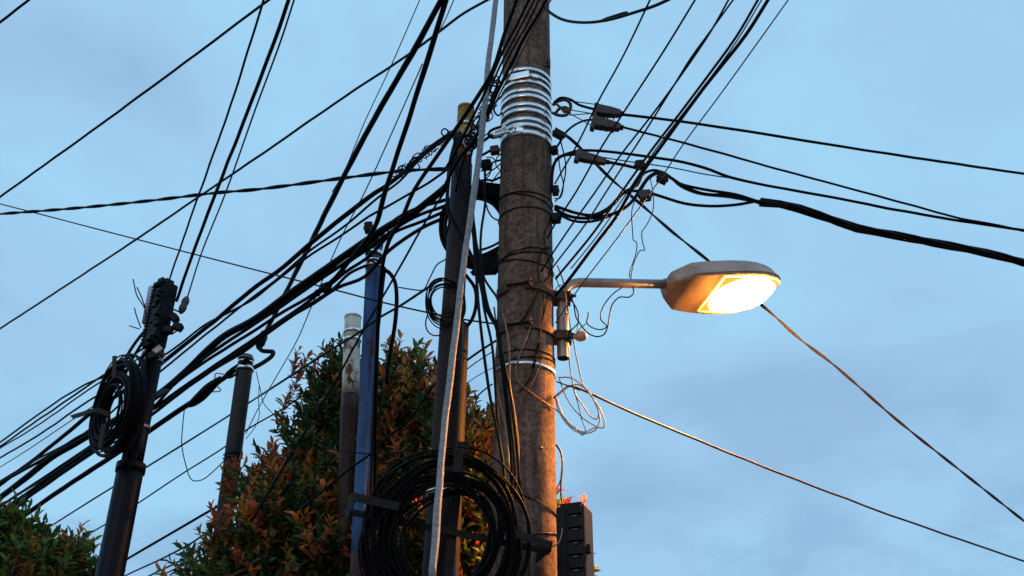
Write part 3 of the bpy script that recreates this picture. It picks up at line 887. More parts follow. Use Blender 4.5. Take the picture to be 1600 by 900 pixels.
cable('black cable hugging the right side of the blue pole', [(601, 418), (595, 470), (590, 520), (586, 600), (582, 700), (579, 800), (574, 905)], (7.12, 7.12), 6, ext='', grp='cables hanging on the blue pole')
cable('thin black drop just right of the blue pole', [(598, 590), (594, 660), (589, 740), (585, 800)], (7.14, 7.14), 3, grp='cables hanging on the blue pole')
cable('drooping thin loop between the coil pole and the dark brown pole', [(288, 640), (285, 670), (284, 695), (290, 725), (300, 750), (315, 750), (335, 735), (354, 716)], (9.2, 8.9), 1.8, 'teal', name='thin_wire')
cable('thin crossed wire right of the dark brown pole, steeper of two', [(400, 580), (407, 610), (412, 630), (425, 645), (440, 660)], (8.9, 9.0), 1.3, 'teal', name='thin_wire')
cable('thin crossed wire right of the dark brown pole, looping one', [(405, 600), (404, 630), (405, 650), (398, 668), (384, 686)], (8.9, 9.0), 1.3, 'teal', name='thin_wire')

# --- right: steep lines from the top
GG = 'steep lines rising to the top right'
def steep(label, pts, w, m='black', d=(4.6, 5.8)):
    return cable(label, pts, d, w, m, ext='s', name='steep_line', grp=GG)
steep('steep line, leftmost at the top right, passing the upper wedge clamp', [(1018, -5), (975, 85), (935, 158), (905, 220), (867, 287)], 3)
steep('steep line, second from the left at the top right', [(1089, -5), (1035, 83), (967, 187), (935, 238), (900, 300), (866, 352), (855, 373)], 3)
steep('steep line, third from the left, splitting off its neighbour half way', [(1141, -5), (1110, 50), (1066, 115), (1020, 178), (970, 242), (930, 300), (898, 345), (866, 392), (845, 425)], 3)
steep('steep line, fourth from the left, crossing its neighbour half way', [(1149, -5), (1112, 46), (1080, 90), (1052, 135), (1000, 218), (947, 300), (915, 350), (868, 412), (856, 428)], 2.8)
steep('steep line lit orange below, fifth from the left', [(1187, -5), (1150, 58), (1105, 120), (1060, 180), (1020, 232), (970, 302), (930, 360), (868, 436)], 4, 'black2')
steep('thin steep line running tight beside the lit one', [(1193, -5), (1150, 66), (1105, 128), (1062, 184), (1022, 237), (975, 308), (935, 366), (892, 420)], 2)
steep('thickest steep line at the top right, second from the right', [(1203, -5), (1165, 55), (1100, 137), (1043, 215), (1005, 268), (985, 300), (962, 340), (930, 382), (885, 442), (868, 462)], 5.5, d=(4.6, 5.72))
steep('hair-thin steep wire, rightmost at the top right', [(1235, -5), (1180, 72), (1120, 155), (1070, 222), (1035, 275), (1010, 310), (985, 344), (960, 378), (920, 430), (893, 467), (868, 505)], 2, 'black2', d=(4.6, 5.75))
# those ends wander over the pole face
GP = 'thin wires lying on the face of the concrete pole'
def onpole(label, pix, w, m='black', off=.008):
    assert label not in USED; USED.add(label)
    V = [on_main(x, y, off + .003 * random.random()) for x, y in pix]
    mb = MB(); mb.tube(spline(V, .03), w * mpp(820, 450, 5.85) / 2, 6)
    tag(mb.build('thin_wire', M[m]), label, 'wire', GP)
onpole('black wire slanting from the lamp stub across the pole to the lower clamp bolt', [(864, 425), (846, 447), (830, 478), (818, 498), (812, 504)], 2.6)
onpole('black wire curving down the right half of the pole past the upper clamp', [(858, 385), (847, 392), (841, 412), (842, 435), (850, 470), (846, 510), (838, 560), (828, 590), (812, 612)], 1.8)
onpole('black wire swinging down the pole right edge beside the upper clamp', [(862, 340), (850, 370), (855, 400), (863, 425), (856, 460), (848, 500), (840, 540), (832, 575)], 2)
onpole('black wire on the pole just below the tie wires', [(861, 388), (846, 388), (832, 386), (812, 390), (795, 396), (784, 408)], 1.8)
onpole('tan wire hooked on the lower clamp bolt and sweeping to the pale loops', [(832, 503), (822, 530), (812, 555), (806, 578), (810, 596), (820, 606), (845, 625), (866, 638)], 2.4, 'copperish', .012)
onpole('brown wire crossing the low steel band diagonally', [(848, 560), (838, 585), (825, 610), (814, 635)], 1.6, 'brown')

# --- right: horizontal lines
GH = 'lines leading off to the right edge'
def right(label, pts, w, m='black', d=(6.0, 6.7), tw=0, name='overhead_cable'):
    return cable(label, pts, d, w, m, ext='' if name == 'looped_cable' or name == 'thin_wire' else 'e', grp=GH, tw=tw, name=name)
right('uppermost line to the right edge, held by the upper wedge clamp', [(972, 179), (1050, 188), (1156, 203), (1270, 222), (1400, 242), (1500, 257), (1610, 273)], 4.4)
right('second line to the right, held by the lower wedge clamp and merging near the edge', [(970, 198), (1040, 216), (1112, 235), (1200, 260), (1300, 287), (1400, 314), (1500, 341), (1560, 352), (1610, 363)], 3.6)
right('third line to the right, bowed before running straight, from the pole side', [(868, 250), (880, 243), (905, 236), (940, 236), (1000, 243), (1060, 252), (1100, 262), (1140, 277), (1200, 290), (1300, 308), (1400, 328), (1500, 345), (1610, 361)], 4.6)
right('thin wire hugging the bowed line and ending on it', [(925, 243), (980, 252), (1050, 262), (1100, 272), (1140, 278)], 2, name='thin_wire')
cable('short black link from the middle wedge clamp to the dark square connector', [(948, 253), (975, 258), (1000, 264)], (5.95, 6), 5, name='cable_link')
tw_pitch = 1.3
right('heavy twisted bundle of black cables sweeping down to the right edge', [(1188, 316), (1230, 321), (1290, 340), (1340, 357), (1400, 368), (1450, 378), (1510, 389), (1560, 400), (1612, 414)], 15, tw=4, name='twisted_cable', d=(6.15, 6.7))
tw_pitch = .55
right('upper strand of the looped cables feeding the heavy bundle', [(866, 322), (900, 333), (925, 336), (950, 325), (975, 300), (995, 290), (1005, 272), (1022, 266), (1040, 272), (1060, 286), (1100, 296), (1150, 304), (1190, 316), (1230, 321)], 4.6, d=(5.95, 6.1), name='looped_cable')
right('middle strand of the looped cables feeding the heavy bundle', [(866, 326), (890, 338), (920, 341), (955, 335), (980, 322), (1000, 298), (1012, 280), (1030, 270), (1045, 276), (1070, 292), (1100, 303), (1150, 306), (1195, 320)], 5.2, d=(5.92, 6.1), name='looped_cable')
right('lower strand of the looped cables feeding the heavy bundle', [(870, 333), (895, 345), (925, 346), (960, 334), (985, 318), (1003, 290), (1016, 274), (1032, 268), (1048, 277), (1062, 290), (1090, 302), (1140, 308), (1190, 317)], 4.2, d=(5.98, 6.15), name='looped_cable')
right('sagging black cable leaving the lower connector to join the heavy bundle', [(868, 322), (905, 334), (935, 336), (958, 320), (976, 301), (1005, 299), (1030, 306), (1070, 318), (1110, 322), (1150, 320), (1190, 314), (1215, 318)], 4.8, d=(5.9, 6.15), name='looped_cable')
cable('diagonal twisted cable dropping behind the street lamp to the right edge', [(868, 200), (895, 220), (925, 250), (955, 280), (975, 297), (1000, 318), (1050, 362), (1110, 410), (1150, 445), (1200, 485), (1250, 530), (1300, 568), (1400, 655), (1500, 735), (1610, 822)], (5.95, 8.6), 5, 'greycab', ext='e', tw=2, name='twisted_cable', grp=GH)
cable('lone black cable dropping right from the pale wire loops below the lamp', [(866, 622), (880, 610), (890, 603), (902, 606), (1000, 650), (1200, 732), (1400, 808), (1612, 881)], (5.9, 8.2), 3.8, 'greycab', ext='e', grp=GH)
o, V = cable('teal cable dipping from the pole top with a black splice sleeve', [(852, 12), (862, 22), (880, 31), (910, 35), (940, 33), (980, 23), (1020, 10), (1060, -8)], (5.85, 5.2), 5, 'teal', ext='e')
mb = MB(); mb.tube(spline([P(941, 32, 5.55), P(946, 31, 5.55), P(975, 22, 5.48), P(981, 21, 5.48)]), [.011] * 4 + [.0145] * 8 + [.0145] * (len(spline([P(941, 32, 5.55), P(946, 31, 5.55), P(975, 22, 5.48), P(981, 21, 5.48)])) - 16) + [.011] * 4, 12)
tag(mb.build('splice_sleeve', M['plastic']), 'black splice sleeve on the dipping teal cable at the top', 'splice')
cable('black jumper arching from the pole hook into the upper wedge clamp', [(866, 160), (876, 153), (890, 155), (905, 164), (918, 168), (930, 171)], (5.9, 5.95), 4.2, name='jumper_cable', grp='jumpers by the wedge clamps')
cable('black jumper arching up into the lower wedge clamp', [(866, 236), (875, 222), (885, 206), (900, 194), (915, 188), (928, 187)], (5.9, 5.95), 3.6, name='jumper_cable', grp='jumpers by the wedge clamps')
for lab, pts in (('thin stay from the hook to the top of the upper wedge clamp', [(893, 158), (930, 163)]), ('thin stay from the hook to the foot of the upper wedge clamp', [(893, 172), (928, 178)]),
                 ('thin lower stay meeting the foot of the upper wedge clamp', [(890, 180), (928, 177)]), ('thin stay from the hook to the lower wedge clamp', [(888, 176), (924, 196)])):
    cable(lab, pts, (5.9, 5.95), 1.6, name='thin_wire', grp='stays by the wedge clamps')
cable('thin vertical loop beside the pole under the middle wedge clamp, outer', [(876, 220), (884, 258), (880, 290), (875, 307), (867, 315)], (5.9, 5.9), 2.2, name='thin_wire', grp='loops beside the pole', )
cable('thin vertical loop beside the pole under the middle wedge clamp, inner', [(872, 240), (876, 270), (880, 285), (879, 300), (874, 310), (866, 310)], (5.88, 5.9), 2, name='thin_wire', grp='loops beside the pole')
cable('black cable bending round the pole side beside the bowed line', [(900, 241), (880, 243), (868, 252), (863, 270), (862, 300)], (5.95, 5.9), 5, name='jumper_cable', grp='loops beside the pole')

# wires around the lamp arm
GW = 'thin wires dangling around the lamp arm'
def dang(label, pts, w=2, m='black2', d=(5.9, 5.9)):
    cable(label, pts, d, w, m, name='thin_wire', grp=GW, jit=.002)
dang('thin wire dropping from the square connector, left of two over the arm', [(992, 312), (987, 330), (988, 360), (990, 376), (994, 378), (995, 390), (990, 408), (984, 425), (984, 434)], 1.6)
dang('thin wire dropping from the square connector, right kinked one over the arm', [(1016, 278), (1021, 305), (1020, 330), (1010, 352), (1003, 362), (1004, 378), (1007, 391), (1001, 391), (993, 405), (987, 425), (986, 436)], 1.6)
dang('curling wire hanging below the arm, outer', [(989, 448), (990, 458), (983, 464), (968, 464), (957, 475), (952, 495), (949, 512), (943, 523), (932, 526), (918, 520), (905, 504), (900, 495), (895, 470), (885, 458)], 2.2, 'black')
dang('curling wire hanging below the arm, inner', [(972, 449), (960, 457), (948, 470), (940, 485), (939, 500), (948, 510), (940, 515), (925, 512), (917, 504), (919, 494), (919, 488)], 2, 'black')
dang('thin wire from the lamp stub to the photocell', [(888, 464), (900, 480), (904, 495), (903, 505), (897, 512), (889, 519)], 2, 'black')
dang('tan lead at the photocell', [(919, 489), (917, 504), (908, 512), (903, 518)], 1.6, 'copperish')
dang('long thin wire dropping past the photocell, left of two', [(884, 448), (886, 490), (887, 530), (890, 570), (894, 595), (897, 610)], 1.7, 'teal')
dang('long thin wire dropping past the photocell, right of two', [(886, 456), (888, 490), (895, 530), (902, 565), (911, 600), (918, 612)], 1.7, 'teal')
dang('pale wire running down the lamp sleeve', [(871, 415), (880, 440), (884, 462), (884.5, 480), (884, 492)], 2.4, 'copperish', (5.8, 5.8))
dang('small curl of wire above the lamp sleeve', [(868, 430), (874, 448), (880, 452), (876, 445), (868, 452), (868, 462)], 1.6, 'black')
dang('short wire twig standing up by the photocell', [(903, 506), (902, 516), (902, 520)], 1.6, 'copperish')
# pale coil
wl_ = [
    ('pale wire loop hanging right of the pole, largest', [(868, 622), (872, 640), (884, 660), (900, 674), (918, 677), (932, 670), (937, 655), (932, 635), (920, 612), (905, 598), (890, 590), (872, 590)], 2.4, 'whitewire'),
    ('pale wire loop hanging right of the pole, second', [(869, 620), (876, 642), (888, 662), (903, 672), (915, 675), (930, 668), (943, 668), (944, 658), (938, 640), (926, 622), (915, 608), (904, 601), (893, 602)], 2.4, 'whitewire'),
    ('pale wire loop hanging right of the pole, innermost', [(897, 606), (900, 618), (912, 635), (922, 650), (932, 655), (936, 645)], 2.2, 'whitewire'),
    ('dark wire strand inside the pale loops, slanting right', [(874, 592), (882, 615), (892, 633), (907, 650), (920, 660), (935, 668)], 1.7, 'black2'),
    ('dark wire strand inside the pale loops, slanting down', [(896, 608), (903, 630), (909, 655), (915, 675), (910, 680), (903, 673)], 1.7, 'black2'),
    ('dark stub wire entering the pole above the pale loops', [(869, 596), (885, 602), (897, 606), (906, 610)], 2.2, 'black'),
    ('tan end of the clamp wire reaching the pale loops', [(866, 638), (880, 650), (890, 662), (902, 671)], 2.2, 'copperish')]
for lab, pts, w, m in wl_:
    cable(lab, pts, (5.85, 5.85), w, m, name='wire_loop', grp='pale wire loops below the lamp')

# wires down by the terminal box
cable('black lead curving down the pole edge to the terminal box', [(869, 695), (876, 706), (879, 725), (877, 750), (877, 775), (880, 792)], (5.85, 5.7), 3.6, 'black2', name='lead')
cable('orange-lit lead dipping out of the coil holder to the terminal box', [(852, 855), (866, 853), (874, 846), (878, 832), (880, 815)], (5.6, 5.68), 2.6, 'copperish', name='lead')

# --- drops between the yellow-topped pole and the concrete pole
X, Y, Z = Vector((1, 0, 0)), Vector((0, 1, 0)), Vector((0, 0, 1))
def lumpy(label, name, px, py, d, sx, sy, sz, m, rot=0, cat='connector', grp=None, hd=True):
    c = P(px, py, d)
    s_ = mpp(px, py, d)
    ax = (X * math.cos(rot) + Z * math.sin(rot)); az = ax.cross(Y) * -1
    az = (Z * math.cos(rot) - X * math.sin(rot))
    t = empty(name, c - az * sz * s_ / 2, label, cat, grp)
    mb = MB(); mb.box(c, ax, Y, az, sx * s_ / 2, sy * s_ / 2, sz * s_ / 2, 0, .006); mb.build('body', M[m], t)
    mb = MB()
    mb.box(c + az * sz * s_ * .52, ax, Y, az, sx * s_ * .3, sy * s_ * .3, sz * s_ * .1, 0, .002)
    mb.tube([c - ax * sx * s_ * .62, c + ax * sx * s_ * .62], sz * s_ * .2, 8)
    mb.build('bolt', M['darksteel'], t)
GV = 'drop cables hanging between the poles'
def drop(label, pts, w, m='black', d=(5.9, 5.75)):
    cable(label, pts, d, w, m, name='drop_cable', grp=GV)
drop('drop cable looping out left of the yellow-topped pole and back', [(718, 220), (709, 240), (703, 270), (699, 305), (701, 330), (712, 352), (727, 381), (745, 420), (757, 470), (764, 490), (774, 507)], 6, d=(5.9, 5.8))
drop('thin drop cable inside the left loop', [(710, 222), (703, 250), (699, 285), (700, 318), (703, 345), (697, 365)], 4, d=(5.92, 5.9))
drop('drop cable down the front of the purple tube, left', [(711, 214), (709, 240), (713, 270), (724, 310), (737, 350), (742, 400), (748, 480), (757, 560), (767, 627), (782, 700), (790, 760)], 4.6, d=(5.9, 5.6))
drop('drop cable down the front of the purple tube, right', [(714, 216), (714, 250), (724, 290), (739, 340), (745, 390), (752, 440), (756, 480), (769, 541), (773, 590), (777, 650), (785, 720), (800, 800)], 4.2, d=(5.9, 5.6))
drop('brown-black drop on the yellow paint', [(738, 235), (733, 255), (733, 280), (738, 320), (742, 365), (750, 410), (763, 480), (773, 505), (784, 553), (794, 597), (799, 627), (808, 700), (812, 760)], 4.2, d=(5.9, 5.65))
drop('teal drop hanging in the gap between the poles', [(757, 250), (758, 285), (758, 318), (752, 360), (751, 392), (756, 433), (766, 450), (776, 464), (781, 480)], 4, 'teal', d=(6.1, 6.0))
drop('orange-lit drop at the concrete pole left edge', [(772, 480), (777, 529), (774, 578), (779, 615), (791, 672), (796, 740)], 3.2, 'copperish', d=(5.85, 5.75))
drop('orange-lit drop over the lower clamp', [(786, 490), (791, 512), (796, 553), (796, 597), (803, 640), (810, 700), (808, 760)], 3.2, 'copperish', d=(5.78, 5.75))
drop('black drop running behind the coil top', [(775, 500), (783, 560), (792, 640), (797, 700), (800, 770)], 5, d=(5.8, 5.8))
drop('black drop close against the concrete pole', [(780, 520), (788, 580), (798, 660), (804, 720), (806, 780)], 4, d=(5.78, 5.78))
lumpy('black cable clamp strapped to the yellow top where the bundle lands', 'connector', 716, 214, 5.95, 15, 12, 12, 'plastic', .5)
lumpy('black lump of clamps between the yellow top and the guy rope', 'connector', 738, 222, 5.92, 14, 12, 16, 'plastic', -.4)
lumpy('small steel clamp low on the yellow paint', 'connector', 733, 240, 5.94, 9, 8, 8, 'steel', .2)
TG = 'loose knots between the yellow top and the steel bands'
def knot(label, pts, w=2.2, m='black', d=(5.85, 5.95)):
    cable(label, pts, d, w, m, name='knotted_wire', grp=TG, jit=.006, step=.02)
knot('loose wire hooking over the bundle just left of the top steel band', [(783, 118), (775, 128), (778, 140), (770, 146), (766, 136), (772, 128)])
knot('loose wire zigzagging down from the top band to the yellow top', [(780, 134), (768, 150), (774, 160), (760, 172), (764, 184), (750, 196), (741, 204)], 2.6)
knot('black loop nudging the concrete pole beside the middle steel bands', [(784, 150), (776, 158), (772, 172), (778, 180), (784, 176)], 3)
knot('second loose wire crossing behind the guy rope near the yellow top', [(772, 152), (758, 162), (750, 180), (742, 186), (736, 200), (742, 212)], 2.8)
knot('short frayed wire between guy rope and middle bands', [(777, 164), (768, 170), (770, 182), (762, 190)], 2)
knot('looping wire tied round the yellow top bands', [(716, 208), (722, 216), (736, 218), (744, 212), (738, 206), (728, 214), (724, 228)], 2.8, 'black', (5.95, 5.95))
knot('grey wire twist hanging on the yellow top', [(735, 200), (728, 210), (724, 222), (730, 230), (737, 224)], 2.4, 'whitewire', (5.94, 5.94))
knot('wire curl above the black bar, nearest the guy rope', [(752, 268), (760, 262), (766, 270), (760, 280), (752, 284), (748, 276)], 2)
knot('wire curl above the black bar, nearest the concrete pole', [(783, 240), (776, 246), (774, 258), (780, 266), (784, 272)], 2)
knot('wire leaping from the bundle crest back over the knot', [(694, 214), (690, 206), (694, 201), (700, 204), (702, 212), (690, 222), (668, 236), (655, 246), (644, 250), (636, 262)], 2.6, 'black', (6.1, 6.12))
knot('wire drooping below the crest of the left bundle knot', [(660, 242), (652, 254), (656, 262), (648, 268), (640, 262), (646, 252), (654, 252)], 2.2, 'black', (6.1, 6.12))
knot('stiff wire sticking out of the left bundle knot', [(612, 276), (624, 274), (634, 266), (630, 258), (622, 262)], 2, 'teal', (6.12, 6.12))
drop('short curved link from the black bar to the concrete pole', [(759, 318), (763, 330), (770, 340), (780, 345)], 2.6, d=(6.1, 6.0))
drop('cable rising from the lower coil bar to the concrete pole, upper', [(745, 392), (757, 389), (770, 384), (781, 378)], 4, d=(6.1, 6.02))
drop('cable rising from the lower coil bar to the concrete pole, lower', [(748, 400), (760, 396), (772, 390), (781, 385)], 4, d=(6.1, 6.02))
# pieces between yellow top and bands
GT = 'short links between the yellow top and the concrete pole'
def link(label, pts, w, m='black', d=(6.0, 5.95)):
    cable(label, pts, d, w, m, name='cable_link', grp=GT, jit=.002)
link('link from the yellow top to the shackle under the bands', [(740, 232), (753, 222), (765, 213), (775, 206)], 4.6)
link('thin link just above the shackle link', [(741, 222), (752, 216), (762, 208)], 2)
link('link from the yellow top to the small dark clamp', [(744, 248), (756, 241), (768, 234)], 4.2)
link('bent thin wire between the clamp and the concrete pole', [(760, 246), (768, 246), (776, 252), (780, 252)], 2)
link('thin strut fanning to the concrete pole, upper', [(752, 262), (762, 258), (772, 253), (782, 250)], 3)
link('thin strut fanning to the concrete pole, lower', [(757, 277), (766, 268), (775, 262), (782, 256)], 2.2)
link('thin slanting strut over the black bar', [(766, 290), (773, 278), (781, 268)], 2)
link('short cable lying over the black bar', [(744, 284), (760, 281), (770, 282), (782, 277)], 4)
# random tangle on the long bundle near the twisted pair, each a small wire
GK = 'curled tie wires on the knotted bundle'
rk = random.Random(11)
names_k = ['left end of the knot', 'beside the star-shaped tie', 'under the twisted pair', 'on the crest of the knot', 'at the right of the knot', 'near the pole head of the knot', 'half way up the knot', 'over the heavy cable of the knot', 'hooked above the knot']
for i, nm in enumerate(names_k):
    t = i / (len(names_k) - 1)
    cx, cy = 622 + 82 * t, 272 - 62 * t
    pts = []
    a0 = rk.random() * 6
    for k in range(9):
        a = a0 + k * 1.25
        rr = rk.uniform(3, 8)
        pts.append((cx + math.cos(a) * rr * 1.4 + k * 1.2 - 4, cy + math.sin(a) * rr - k * .8 + 3))
    cable('small black curl of tie wire ' + nm, pts, (6.2, 6.15), 1.9, name='tie_wire', grp=GK, cat='tie wire', step=.02)
names_k = ['left of the guy rope', 'right of the guy rope', 'below the pole-top crossing', 'touching the upper bands', 'over the yellow top', 'beside the yellow top', 'level with the middle bands', 'level with the lower bands']
for i, nm in enumerate(names_k):
    t = i / (len(names_k) - 1)
    cx, cy = 776 - 40 * t, 128 + 92 * t
    pts = []
    a0 = rk.random() * 6
    for k in range(10):
        a = a0 + k * 1.3
        rr = rk.uniform(3, 10)
        pts.append((cx + math.cos(a) * rr, cy + math.sin(a) * rr * 1.4 + k * 1.4 - 6))
    cable('tangled black tie wire ' + nm, pts, (5.75, 5.85), 2.2, name='tie_wire', grp='tangled ties beside the steel bands', cat='tie wire', step=.02)

# ------------------------------------------------------------------ hardware
X, Y, Z = Vector((1, 0, 0)), Vector((0, 1, 0)), Vector((0, 0, 1))
def wedge(label, p0, p1, d, r):
    a, b = P(p0[0], p0[1], d), P(p1[0], p1[1], d)
    ax = (b - a).normalized(); ay = Z.cross(ax).normalized(); az = ax.cross(ay)
    L = (b - a).length
    t = empty('wedge_clamp', a, label, 'cable clamp', 'brown wedge clamps')
    mb = MB()
    # tapered body
    vs = []
    for s, h, w in ((0.1, 1.0, .8), (.14, 1.1, .9), (.55, .95, .8), (.85, .7, .65), (.9, .6, .6)):
        c = a + ax * (L * s)
        vs += [c + ay * (-w * r) + az * (-h * r), c + ay * (w * r) + az * (-h * r), c + ay * (w * r) + az * (h * r * .8), c + ay * (-w * r) + az * (h * r * .8)]
    fs = []
    for i in range(4):
        for k in range(4):
            q = i * 4 + k; q2 = i * 4 + (k + 1) % 4
            fs.append((q, q2, q2 + 4, q + 4))
    fs += [(3, 2, 1, 0), (16, 17, 18, 19)]
    mb.add(vs, fs, 0, False)
    for s in (.3, .5, .7): mb.box(a + ax * (L * s) + az * (-r * .9), ax, ay, az, .005, r * .8, r * .25, 0, .001)
    mb.build('body', M['clamp'], t)
    mb = MB(); mb.box(a + ax * (L * .06) - az * r * .3, ax, ay, az, L * .07, r * .75, r * 1.55, 0, .004)
    mb.build('eye', M['clamp'], t)
    mb = MB(); mb.tube([a + ax * L * .85, b], r * .55, 10); mb.build('nose', M['plastic'], t)
wedge('brown wedge clamp holding the uppermost right-hand line', (928, 171), (974, 178), 5.95, .031)
wedge('brown wedge clamp just below its twin, holding the second right-hand line', (925, 190), (974, 200), 5.95, .032)
wedge('brown wedge clamp slung beneath the bowed line near the pole', (900, 242), (952, 254), 5.95, .027)

lumpy('dark square connector on the bowed line where the lit line crosses', 'connector', 1000, 258, 5.97, 15, 12, 13, 'plastic', .1)
lumpy('brown square connector at the foot of the cable loops, right of the diagonal', 'connector', 1008, 306, 5.95, 18, 14, 15, 'clamp', .15)
lumpy('dark lump of tape and bolt at the crest of the cable loops', 'connector', 1035, 279, 5.98, 16, 14, 13, 'plastic', -.5)
lumpy('small dark clamp left of the lowest steel band', 'connector', 773, 235, 5.95, 14, 12, 12, 'clamp', .2)
lumpy('black square clamp on the pole edge beneath the bands, right side', 'connector', 873, 210, 5.9, 18, 12, 11, 'plastic', -.6)
lumpy('black anchor clamp at the pole edge where the cable loops start', 'connector', 869, 341, 5.93, 14, 14, 14, 'plastic', .1)
lumpy('dark round clamp at the pole edge above the cable loops', 'connector', 868, 298, 5.95, 10, 12, 14, 'plastic', 0)
lumpy('dark round clamp at the pole edge below the bands', 'connector', 866, 235, 5.95, 10, 12, 12, 'darksteel', .3)
lumpy('black spiky clamp in the gap between the two poles', 'connector', 760, 258, 6.05, 16, 12, 15, 'plastic', .2)
lumpy('dark clamp block perched above the blue pole top', 'connector', 576, 356, 7.0, 13, 12, 16, 'darksteel', .1)
lumpy('dark connector where the steep wires meet the bundle, left of the blue pole', 'connector', 510, 449, 6.95, 15, 12, 12, 'plastic', .4)
lumpy('small clip on the lower edge of the bundle left of the blue pole', 'connector', 496, 458, 6.95, 7, 8, 9, 'plastic', .2)
lumpy('small dark clamp right of the blue pole top', 'connector', 599, 371, 7.0, 9, 10, 10, 'plastic', .5)

# star tie on the knot
mb = MB(); c = P(626, 268, 6.1)
for k in range(7):
    a = k * .95 + .3; l = (.022, .05, .03, .045, .028, .05, .035)[k]
    mb.tube([c, c + Vector((math.cos(a) * l, .003 * k, math.sin(a) * l))], [.006, .0015], 6)
tag(mb.build('star_tie', M['teal']), 'spiky star-shaped tie where the twisted pair meets the knot', 'tie')

# hooks
def hook(label, pix, d, w, m='steel', name='pole_hook'):
    mb = MB(); V = [P(x, y, dd) for (x, y), dd in zip(pix, [d] * len(pix))]
    mb.tube(spline(V, .02), w * mpp(pix[0][0], pix[0][1], d) / 2, 8)
    tag(mb.build(name, M[m]), label, 'hook', 'forged hooks on the concrete pole')
hook('upper pigtail hook curling right of the steel bands', [(864, 164), (872, 158), (884, 156), (891, 162), (890, 172), (883, 174), (880, 167)], 5.92, 5.5, 'rusty')
hook('lower pigtail hook curling right of the steel bands', [(863, 176), (872, 180), (884, 180), (890, 174), (884, 168), (874, 170), (868, 177)], 5.92, 5, 'rusty')
hook('short hook link crossing between the two curled hooks', [(868, 162), (876, 168), (882, 176)], 5.9, 4, 'rusty')
hook('black loop of the shackle left of the lowest bands', [(784, 198), (773, 201), (765, 206), (764, 212), (770, 215), (782, 213)], 5.92, 4.5, 'black', 'shackle')
hook('bright steel shackle left of the lowest bands', [(790, 198), (782, 203), (772, 208), (773, 212), (783, 209), (796, 205)], 5.86, 5, 'band', 'shackle')
hook('pale wire hook bent over the yellow top bands', [(733, 196), (725, 200), (721, 210), (719, 220), (724, 224)], 5.95, 3, 'whitewire', 'wire_hook')

# dead end hook of the dark brown pole
h = empty('dead_end_clamp', P(408, 545, 8.85), 'black strain clamp and bent strap at the top of the dark brown pole', 'cable clamp')
mb = MB(); mb.tube([P(413, 518, 8.85), P(411, 526, 8.85), P(406, 537, 8.85), P(403, 545, 8.85)], [.022, .04, .042, .015], 12); mb.build('thimble', M['plastic'], h)
mb = MB(); mb.tube(spline([P(404, 543, 8.85), P(410, 548, 8.85), P(420, 549, 8.85), P(427, 550, 8.85), P(425, 556, 8.85), P(412, 566, 8.85), P(396, 575, 8.85)], .02), [.018] * len(spline([P(404, 543, 8.85), P(410, 548, 8.85), P(420, 549, 8.85), P(427, 550, 8.85), P(425, 556, 8.85), P(412, 566, 8.85), P(396, 575, 8.85)], .02)), 10)
mb.build('strap', M['plastic'], h)
# splice lump on thick cable
mb = MB()
pts = [P(346, 590, 9.1), P(335, 599, 9.12), P(325, 608, 9.14), P(313, 620, 9.17), P(302, 629, 9.2), P(294, 634, 9.2)]
mb.tube(spline(pts, .03), [.02 + .026 * math.sin(PI * i / (len(spline(pts, .03)) - 1)) for i in range(len(spline(pts, .03)))], 10)
tag(mb.build('taped_splice', M['black']), 'fat taped splice hanging on the cable left of the dark brown pole', 'splice')
cable('small wire ring under the dark brown pole strap', [(350, 585), (337, 584), (337, 600), (345, 610), (330, 612), (322, 608)], (9.0, 9.1), 1.8, name='thin_wire', cat='wire')
cable('stay looping at the dark brown pole head, left side', [(372, 570), (360, 578), (352, 587), (358, 590), (368, 585), (374, 580)], (8.95, 8.95), 4, name='stay_loop', cat='wire')

# splice stuff on big thick cable above: taped section
# ------------------------------------------------------------------ cable coils
def coil(name, label, cx, cy, D, R_out, R_in, nloops, normal, sx=1.0, sy=1.0, rad=.006, thick=.05, seed=1, group='slack cable coils', m='black', roll=0.0, flare=0.0):
    rc = random.Random(seed)
    c = P(cx, cy, D)
    n = normal.normalized()
    u = Z.cross(n).normalized() * -1
    w = n.cross(u)
    if w.z < 0: w = -w
    u, w = u * math.cos(roll) + w * math.sin(roll), w * math.cos(roll) - u * math.sin(roll)
    t = empty(name, c - w * R_out, label, 'cable coil', group)
    mb = MB()
    for i in range(nloops):
        r = R_in + (R_out - R_in) * ((i + rc.random()) / nloops)
        if i % 5 == 0: bx0, by0, bph, bam = rc.uniform(-.07, .07), rc.uniform(-.09, .05), rc.random() * 6, rc.uniform(.01, .055)
        ex, ey = (bx0 + rc.uniform(-.015, .015)) * R_out, (by0 + rc.uniform(-.02, .02)) * R_out
        ph = bph + rc.uniform(-.3, .3); am = (bam + rc.uniform(0, .012)) * R_out
        zo = rc.uniform(-thick, thick); tl = rc.uniform(-.05, .05)
        fl = flare * rc.uniform(-.6, 1)
        pts = []
        for k in range(49):
            a = 2 * PI * k / 48
            rr = r + am * math.sin(2 * a + ph) + am * .6 * math.sin(3 * a + ph * 2)
            rr += fl * max(0, math.cos(a + .2)) * .12 * R_out
            pts.append(c + u * (math.cos(a) * rr * sx + ex) + w * (math.sin(a) * rr * sy + ey) + n * (zo + tl * r * math.cos(a + ph)))
        mb.tube(pts, rad * rc.uniform(.75, 1.15), 7, False)
    mb.build('cable_turns', M[m], t)
    return t, c, u, w, n

